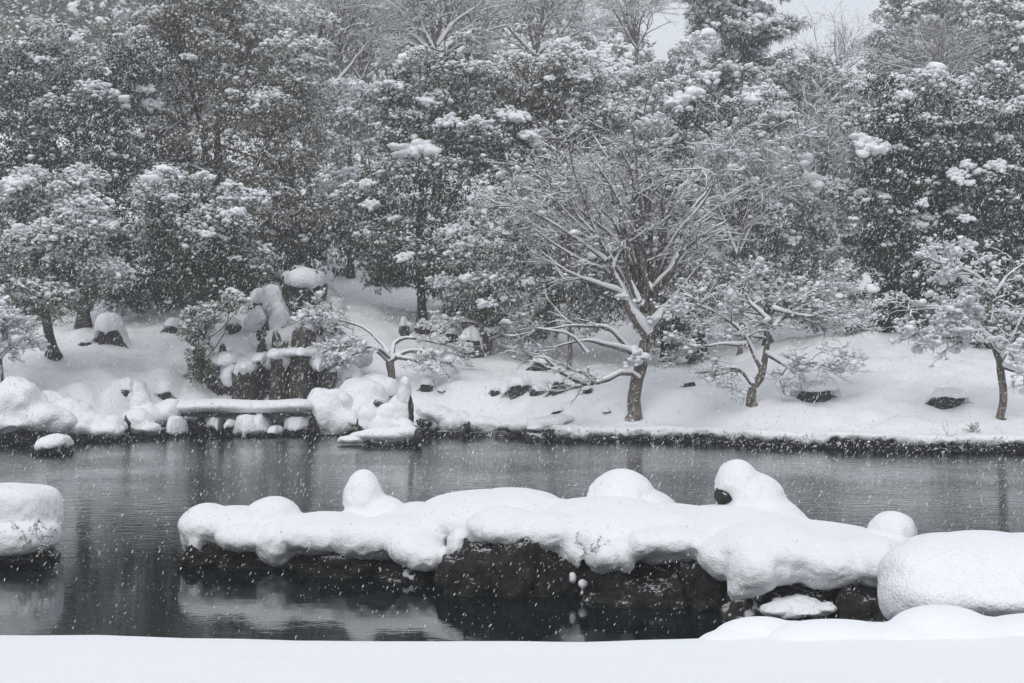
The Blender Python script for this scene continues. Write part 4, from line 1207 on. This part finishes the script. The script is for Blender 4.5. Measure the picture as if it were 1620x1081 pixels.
D = 35.4
bare('slender maple with drooping snowy sprays at the right edge',
 [[(1584,663,D,6.5),(1585,620,D,6),(1582,572,D,6)],
  [(1582,575,D,5),(1572,545,D,4.5),(1562,500,D,4),(1570,470,D,3.5),(1555,445,D,3),(1525,428,D-.1,2),(1470,410,D-.2,1)],
  [(1580,560,D,4),(1560,535,D-.2,3.5),(1545,525,D-.3,2.6),(1510,535,D-.6,2),(1470,532,D-.7,1.2)],
  [(1575,550,D,4),(1545,515,D-.1,3.2),(1520,500,D-.2,2.4),(1490,490,D-.3,1.6),(1440,490,D-.4,1)],
  [(1584,570,D,4),(1600,540,D,3.5),(1618,500,D,3),(1650,470,D,2)],
  [(1570,470,D,3),(1590,440,D,2.4),(1615,420,D,1.6)],
  [(1555,450,D,3),(1548,425,D,2),(1560,405,D,1.2)],
  [(1586,580,D,3.5),(1610,590,D-.2,2.5),(1640,600,D-.3,1.5)],
  [(1590,480,D-.2,3),(1570,540,D-.3,1.6),(1600,560,D-.4,1)]],
 [(55,.75,1.1,(0,-.05,.0),.7,.55),(260,.45,1.1,(0,0,-.03),.8,.55),(1100,.26,1.1,(0,0,-.05),.9,.6),(1800,.15,1,(0,0,0),.9,.6)], 63, tufts=1700, snow=1.2)

D = 41.5
bare('small spreading weeping maple above the standing stone islet',
 [[(622,616,D,6),(620,595,D,6),(617,572,D,7)],
  [(618,575,D,3.6),(602,560,D,2.8),(575,545,D-.2,2),(540,545,D-.4,1.4),(510,560,D-.6,1)],
  [(618,572,D,3.6),(640,558,D,2.8),(665,555,D-.2,2),(690,570,D-.4,1.4),(712,598,D-.6,1)],
  [(615,570,D,3),(606,548,D+.2,2.2),(575,520,D+.3,1.6),(530,503,D+.3,1.4),(490,495,D+.3,1)],
  [(620,568,D,4),(622,545,D+.2,3),(650,535,D+.3,2),(700,545,D+.3,1.3),(730,550,D+.3,.9)],
  [(618,568,D,3.5),(595,550,D-.4,2.6),(560,560,D-.7,1.6),(530,575,D-.9,1)],
  [(625,565,D,3.5),(650,570,D-.4,2.4),(680,580,D-.6,1.4)]],
 [(60,.6,1.0,(0,-.05,-.02),.5,.5),(330,.36,1.0,(0,0,-.06),.65,.55),(1500,.2,1.0,(0,0,-.08),.8,.6)], 64, tufts=1000, snow=.95)

D = 46
bare('leaning snowy stump with thin frosted branches by the grey rocks',
 [[(775,560,D,7),(768,520,D,7),(758,490,D,8)],
  [(760,492,D,5),(745,470,D,2.5),(725,455,D-.3,1.5),(700,450,D-.4,1)],
  [(768,520,D,4),(740,510,D-.4,2),(700,515,D-.6,1.2)],
  [(772,540,D,3),(800,530,D-.4,2),(835,525,D-.6,1)]],
 [(40,.7,1.,(0,0,0),.5,.5),(260,.4,1.,(0,0,0),.6,.55),(900,.25,1.,(0,0,0),.6,.6)], 65, tufts=900, snow=1.1, name='bare_tree', extra=[(757,482,D-.2,11)])

def autotree(label, px, pyb, pyt, d, spread_px, seed, count=1.0, name='bare_tree', snow=1.0, rad=7, bark='bark', nl=9, tufts=0, trunkfrac=.35, upright=.5):
    r = np.random.default_rng(seed)
    H = pyb - pyt
    b = W(px, pyb, d); gz = g1(b[0], b[1])
    pyg = HY - (gz - CH) * F / d
    fork = pyb - H * trunkfrac
    L_ = [[(px, pyg, d, rad), (px + r.uniform(-3, 3), (pyg + fork) / 2, d, rad * .9), (px + r.uniform(-5, 5), fork, d, rad * .75)]]
    for i in range(nl):
        u = (i + .5) / nl * 2 - 1
        y0 = fork + r.uniform(-.1, .12) * H * .3
        ex = px + u * spread_px * r.uniform(.8, 1.1); ey = pyt + H * (.05 + .45 * abs(u) ** 1.5 * (1 - upright + .3))
        mx = px + (ex - px) * .35; my = y0 + (ey - y0) * .45
        dd = r.uniform(-1.5, 1.5)
        mx += r.uniform(-.12, .12) * spread_px; my += r.uniform(-.06, .06) * H
        L_.append([(L_[0][2][0], y0, d, rad * .55), (mx, my, d + dd * .4, rad * .4), (px + (ex - px) * .72, y0 + (ey - y0) * .75, d + dd * .8, rad * .22), (ex, ey, d + dd, rad * .1)])
    s = d / 45 * min(1.1, max(.28, m_px(spread_px, d) / 1.5))
    return bare(label, L_, [(int(90 * count), 1.5 * s, 1.0, (0, 0, .12), .9, .5), (int(480 * count), .85 * s, 1.0, (0, 0, .08), .9, .55), (int(1900 * count), .45 * s, .9, (0, 0, .1), .9, .6)],
                seed, name=name, foot=(b[0], b[1], gz), snow=snow, bark=bark, tufts=tufts)
autotree('pale multi stemmed bare tree between the maple crown and dark right tree', 1292, 330, 165, 50, 62, 71, 1.0, snow=1.5, rad=6, nl=11, trunkfrac=.15, upright=.8)
autotree('tall bare tree left of the top centre with two parallel stems', 535, 240, -60, 62, 75, 72, 1.1, rad=6, snow=1.1)
autotree('second tall bare tree beside the two stemmed one', 575, 250, -80, 64, 45, 73, .7, rad=5, snow=1.)
autotree('wide bare cherry with arching limbs at the top centre', 690, 170, -70, 66, 150, 74, 1.6, rad=8, snow=1.2, nl=12, upright=.3)
autotree('bare tree with slanting limbs right of the top centre', 850, 160, -60, 70, 100, 75, 1.3, rad=6, snow=1.2, nl=11, upright=.3)
autotree('slim upright bare tree against the pale sky', 1003, 130, -25, 66, 42, 76, .6, rad=3.5, snow=.9, nl=9, upright=.9)
autotree('faint bare tree under the open sky right of the pine', 1330, 160, 70, 72, 40, 77, .3, rad=3, snow=1.0, upright=.8)
autotree('reddish bare twigs between the two misty right evergreens', 1490, 180, 70, 62, 55, 78, .9, rad=3, snow=.8, upright=.8)
autotree('frosted bare shrub of fine twigs behind the maple, right of its crown', 1170, 420, 215, 44, 75, 79, 1.6, rad=4, snow=1.3, nl=12, trunkfrac=.1, upright=.7, tufts=1200)
autotree('frosted bare tree of fine twigs left behind the maple crown', 900, 480, 250, 43.5, 80, 80, 1.3, rad=4, snow=1.2, nl=12, trunkfrac=.1, upright=.5, tufts=700)
autotree('white frosted bush of fine twigs at the bottom left shore', 5, 570, 495, 38.5, 45, 81, 1.1, rad=3, snow=1.2, nl=12, trunkfrac=.05, upright=.2, tufts=2200, name='frosted_bush')
autotree('frosted low bush of twigs on the upper slope beside the cascade', 512, 530, 488, 46, 28, 82, .5, rad=2, snow=1.2, nl=9, trunkfrac=.05, upright=.3, tufts=800, name='frosted_bush')

# ---- the far wood on the hill: one mass fading into the snowfall -------------
def far_wood():
    r = np.random.default_rng(90)
    a = Acc(); s = Acc(); w = Acc()
    LP_ = []; LS_ = []; TP_ = []; TS_ = []
    for i in range(280):
        y = r.uniform(105, 185)
        px = r.uniform(-250, 1900)
        X = (px - 810) / F * y
        g = g1(X, y)
        # the hill is lower towards the gap of open sky
        gap = math.exp(-((px - 1215) / 200.) ** 2)
        h = r.uniform(9, 15) * (1 - .8 * gap) * (1.25 if px < 1000 else .9)
        if y > 115 and gap > .2: continue
        R_ = r.uniform(2.6, 5.2)
        con = r.uniform() < .3
        n = 1000
        u = randdir(r, n); u[:, 1] = np.where(r.uniform(size=n) < .75, -np.abs(u[:, 1]), u[:, 1])
        lum = 1 + .25 * vnoise(u, 2.2, i)
        p = u * lum[:, None] * np.array([R_, R_, h * .42]) * r.uniform(.8, 1.03, (n, 1))
        if con:
            k = 1 - .75 * sstep(p[:, 2], -h * .3, h * .45); p[:, 0] *= k; p[:, 1] *= k
        p = p + np.array([X, y, g + h * .55])
        sz = y * .0042
        LP_.append(p); LS_.append(sz * r.uniform(.8, 1.4, n))
        m_ = (r.uniform(size=n) < (.25 + .6 * sstep(u[:, 2], -.4, .8)))
        TP_.append(p[m_] + [0, 0, sz * .4]); TS_.append(sz * r.lognormal(-.9, .4, m_.sum()))
        L_ = resample([(X, y, g - .2), (X, y, g + h * .5)], 4); tubes(w, L_[None], np.linspace(.2, .12, 4)[None], 6)
    o = scatter('far_wood', 'bigleaf', np.concatenate(LP_), np.concatenate(LS_), r, M['leaf_rime'])  # frosted leaf colour also carries the haze paleness of this distance
    tagm(o, 'hazy wood of evergreens covering the hill behind everything', 'wood')
    w.build('trunks', M['bark_dark'], o, kind='stuff')
    scatter('snow_load', 'tuft', np.concatenate(TP_), np.concatenate(TS_), r, M['snow_tree'], o)
far_wood()

# ---- grass fringe hanging under the snow lip ---------------------------------
def fringe():
    r = np.random.default_rng(95)
    n = 9000
    X = r.uniform(-17, 18, n)
    dens = .35 + .65 * sstep(X, 0, 4)
    X = X[r.uniform(size=n) < dens]; n = len(X)
    Y = shoreY(X) + .02 + r.uniform(-.08, .1, n)
    z0 = r.uniform(.08, .36, n)
    P = np.zeros((n, 4, 3)); P[:, 0] = np.stack([X, Y, z0], 1)
    dr = np.stack([r.normal(0, .5, n), -r.uniform(.1, .7, n), r.uniform(-.6, .5, n)], 1)
    for j in range(1, 4):
        dr[:, 2] -= .45
        P[:, j] = P[:, j-1] + nrm(dr) * r.uniform(.02, .055, n)[:, None]
    P[..., 2] = np.maximum(P[..., 2], .005)
    a = Acc(); tubes(a, P, np.linspace(.008, .002, 4)[None] * np.ones((n, 1)), 3)
    o = a.build('bank_grass', M['grass'], kind='stuff')
    tagm(o, 'dark matted grass hanging from the far bank above the waterline', 'grass')
    k = r.uniform(size=n) < .2
    a = Acc(); put(a, TT, P[k, 2], r.lognormal(-3.8, .5, k.sum()), r, .3)
    a.build('snow_crumbs', M['snow_tree'], o, kind='stuff')
fringe()

# ---- small weeds ---------------------------------------------------------------
def weed(label, p, n, ln, seed, mat='weed', name='weed', buds=True, lean=(0, -.2, 1)):
    r = np.random.default_rng(seed)
    t = thing(name, label, 'weed', p, 'dry weeds poking through the snow')
    P = np.zeros((n, 5, 3)); P[:, 0] = p + r.normal(size=(n, 3)) * [.04, .04, 0]
    D_ = nrm(np.array(lean) + r.normal(size=(n, 3)) * .6)
    for j in range(1, 5):
        D_ = nrm(D_ + r.normal(size=(n, 3)) * .25); P[:, j] = P[:, j-1] + D_ * ln / 4 * r.uniform(.6, 1.2, (n, 1))
    a = Acc(); tubes(a, P, np.linspace(1, .4, 5)[None] * np.full((n, 1), ln * .012), 4); a.build('stem', M[mat], t, kind='stuff')
    q = P[:, 2:].reshape(-1, 3)
    if buds:
        a = Acc(); put(a, LT, q, np.full(len(q), ln * .13), r, .6); a.build('leaf', M[mat], t, smooth=False, kind='stuff')
    a = Acc(); put(a, TT, q + [0, 0, ln * .03], r.uniform(.04, .1, len(q)) * ln, r, .2); a.build('snow_load', M['snow'], t, kind='stuff')
for i, (px, py, lab) in enumerate([(62,832,'highest dry sprig on the side of the square left boulder'),(78,848,'sprig at the right edge of the square left boulder'),(40,862,'sprig low on the face of the square left boulder'),(20,848,'leftmost thin sprig on the face of the square left boulder'),(66,868,'lowest sprig at the corner of the square left boulder')]):
    weed(lab, W(px, py, 15.25 if px < 70 else 15.5), 9, .16, 400 + i, lean=(.1, -.7, .5))
weed('thin bare twig standing in the snow near the right maple', hit(1498, 690), 3, .45, 410, buds=False)
weed('reddish dry bush low in the snow near the right shore', hit(1540, 684), 18, .28, 411)
weed('dry sprig caught in the notch of snow in mid island', W(935, 868, 13.15), 16, .16, 412, lean=(.2, -.6, .5))
weed('small reddish sprig on the bank left of the low maple', hit(1105, 600), 5, .2, 413)

# ---- falling snow ----------------------------------------------------------------
def snowfall():
    r = np.random.default_rng(99)
    n = 330000
    d = 5.0 + (44 - 5.0) * r.uniform(size=n) ** .55
    d = np.where(r.uniform(size=n) < .3, r.uniform(40, 70, n), d)     # the fall goes on up the hill and thickens into a veil
    px = r.uniform(-250, 1870, n); py = r.uniform(-350, 1150, n)
    P = np.stack([(px - 810) / F * d, d, CH + (HY - py) / F * d], 1)
    k = (P[:, 2] > np.where(d < 7.4, .95, .02))
    P = P[k]; n = len(P)
    S = np.minimum(r.lognormal(math.log(.0044), .5, n), .011)
    S = np.where(P[:, 1] < 9, np.minimum(S, .006), S)
    S = S * np.clip(P[:, 1] / 15, .65, 1.15)
    rot = np.stack([r.normal(0, .2, n), r.normal(.42, .16, n), r.uniform(-.3, .3, n)], 1)   # flakes stretched long to imitate motion streaks, leaning with the wind
    o = scatter('falling_snow', 'flake', P, S, r, M['snow_fleck'], rot=rot)
    tagm(o, 'countless snowflakes drifting through the air over the pond', 'snowfall')
snowfall()

# ---- the snowy air ------------------------------------------------------------------
a = Acc()
x0, x1, y0, y1, z0, z1 = -110, 110, -35, 240, -2.2, 58
a.add([(x0,y0,z0),(x1,y0,z0),(x1,y1,z0),(x0,y1,z0),(x0,y0,z1),(x1,y0,z1),(x1,y1,z1),(x0,y1,z1)],
      Q=[(0,3,2,1),(4,5,6,7),(0,1,5,4),(1,2,6,5),(2,3,7,6),(3,0,4,7)])
hm = bpy.data.materials.new('snowy_air'); hm.use_nodes = True
nt = hm.node_tree; nt.nodes.clear()
vo = nt.nodes.new('ShaderNodeVolumePrincipled'); ou = nt.nodes.new('ShaderNodeOutputMaterial')
vo.inputs['Color'].default_value = (.96, .97, 1, 1)
vo.inputs['Density'].default_value = .0016
nt.links.new(vo.outputs[0], ou.inputs['Volume'])
a.build('haze', hm, smooth=False, kind='stuff')

print('TRIS', sum(len(me.loops) - 2 * len(me.polygons) for me in bpy.data.meshes))
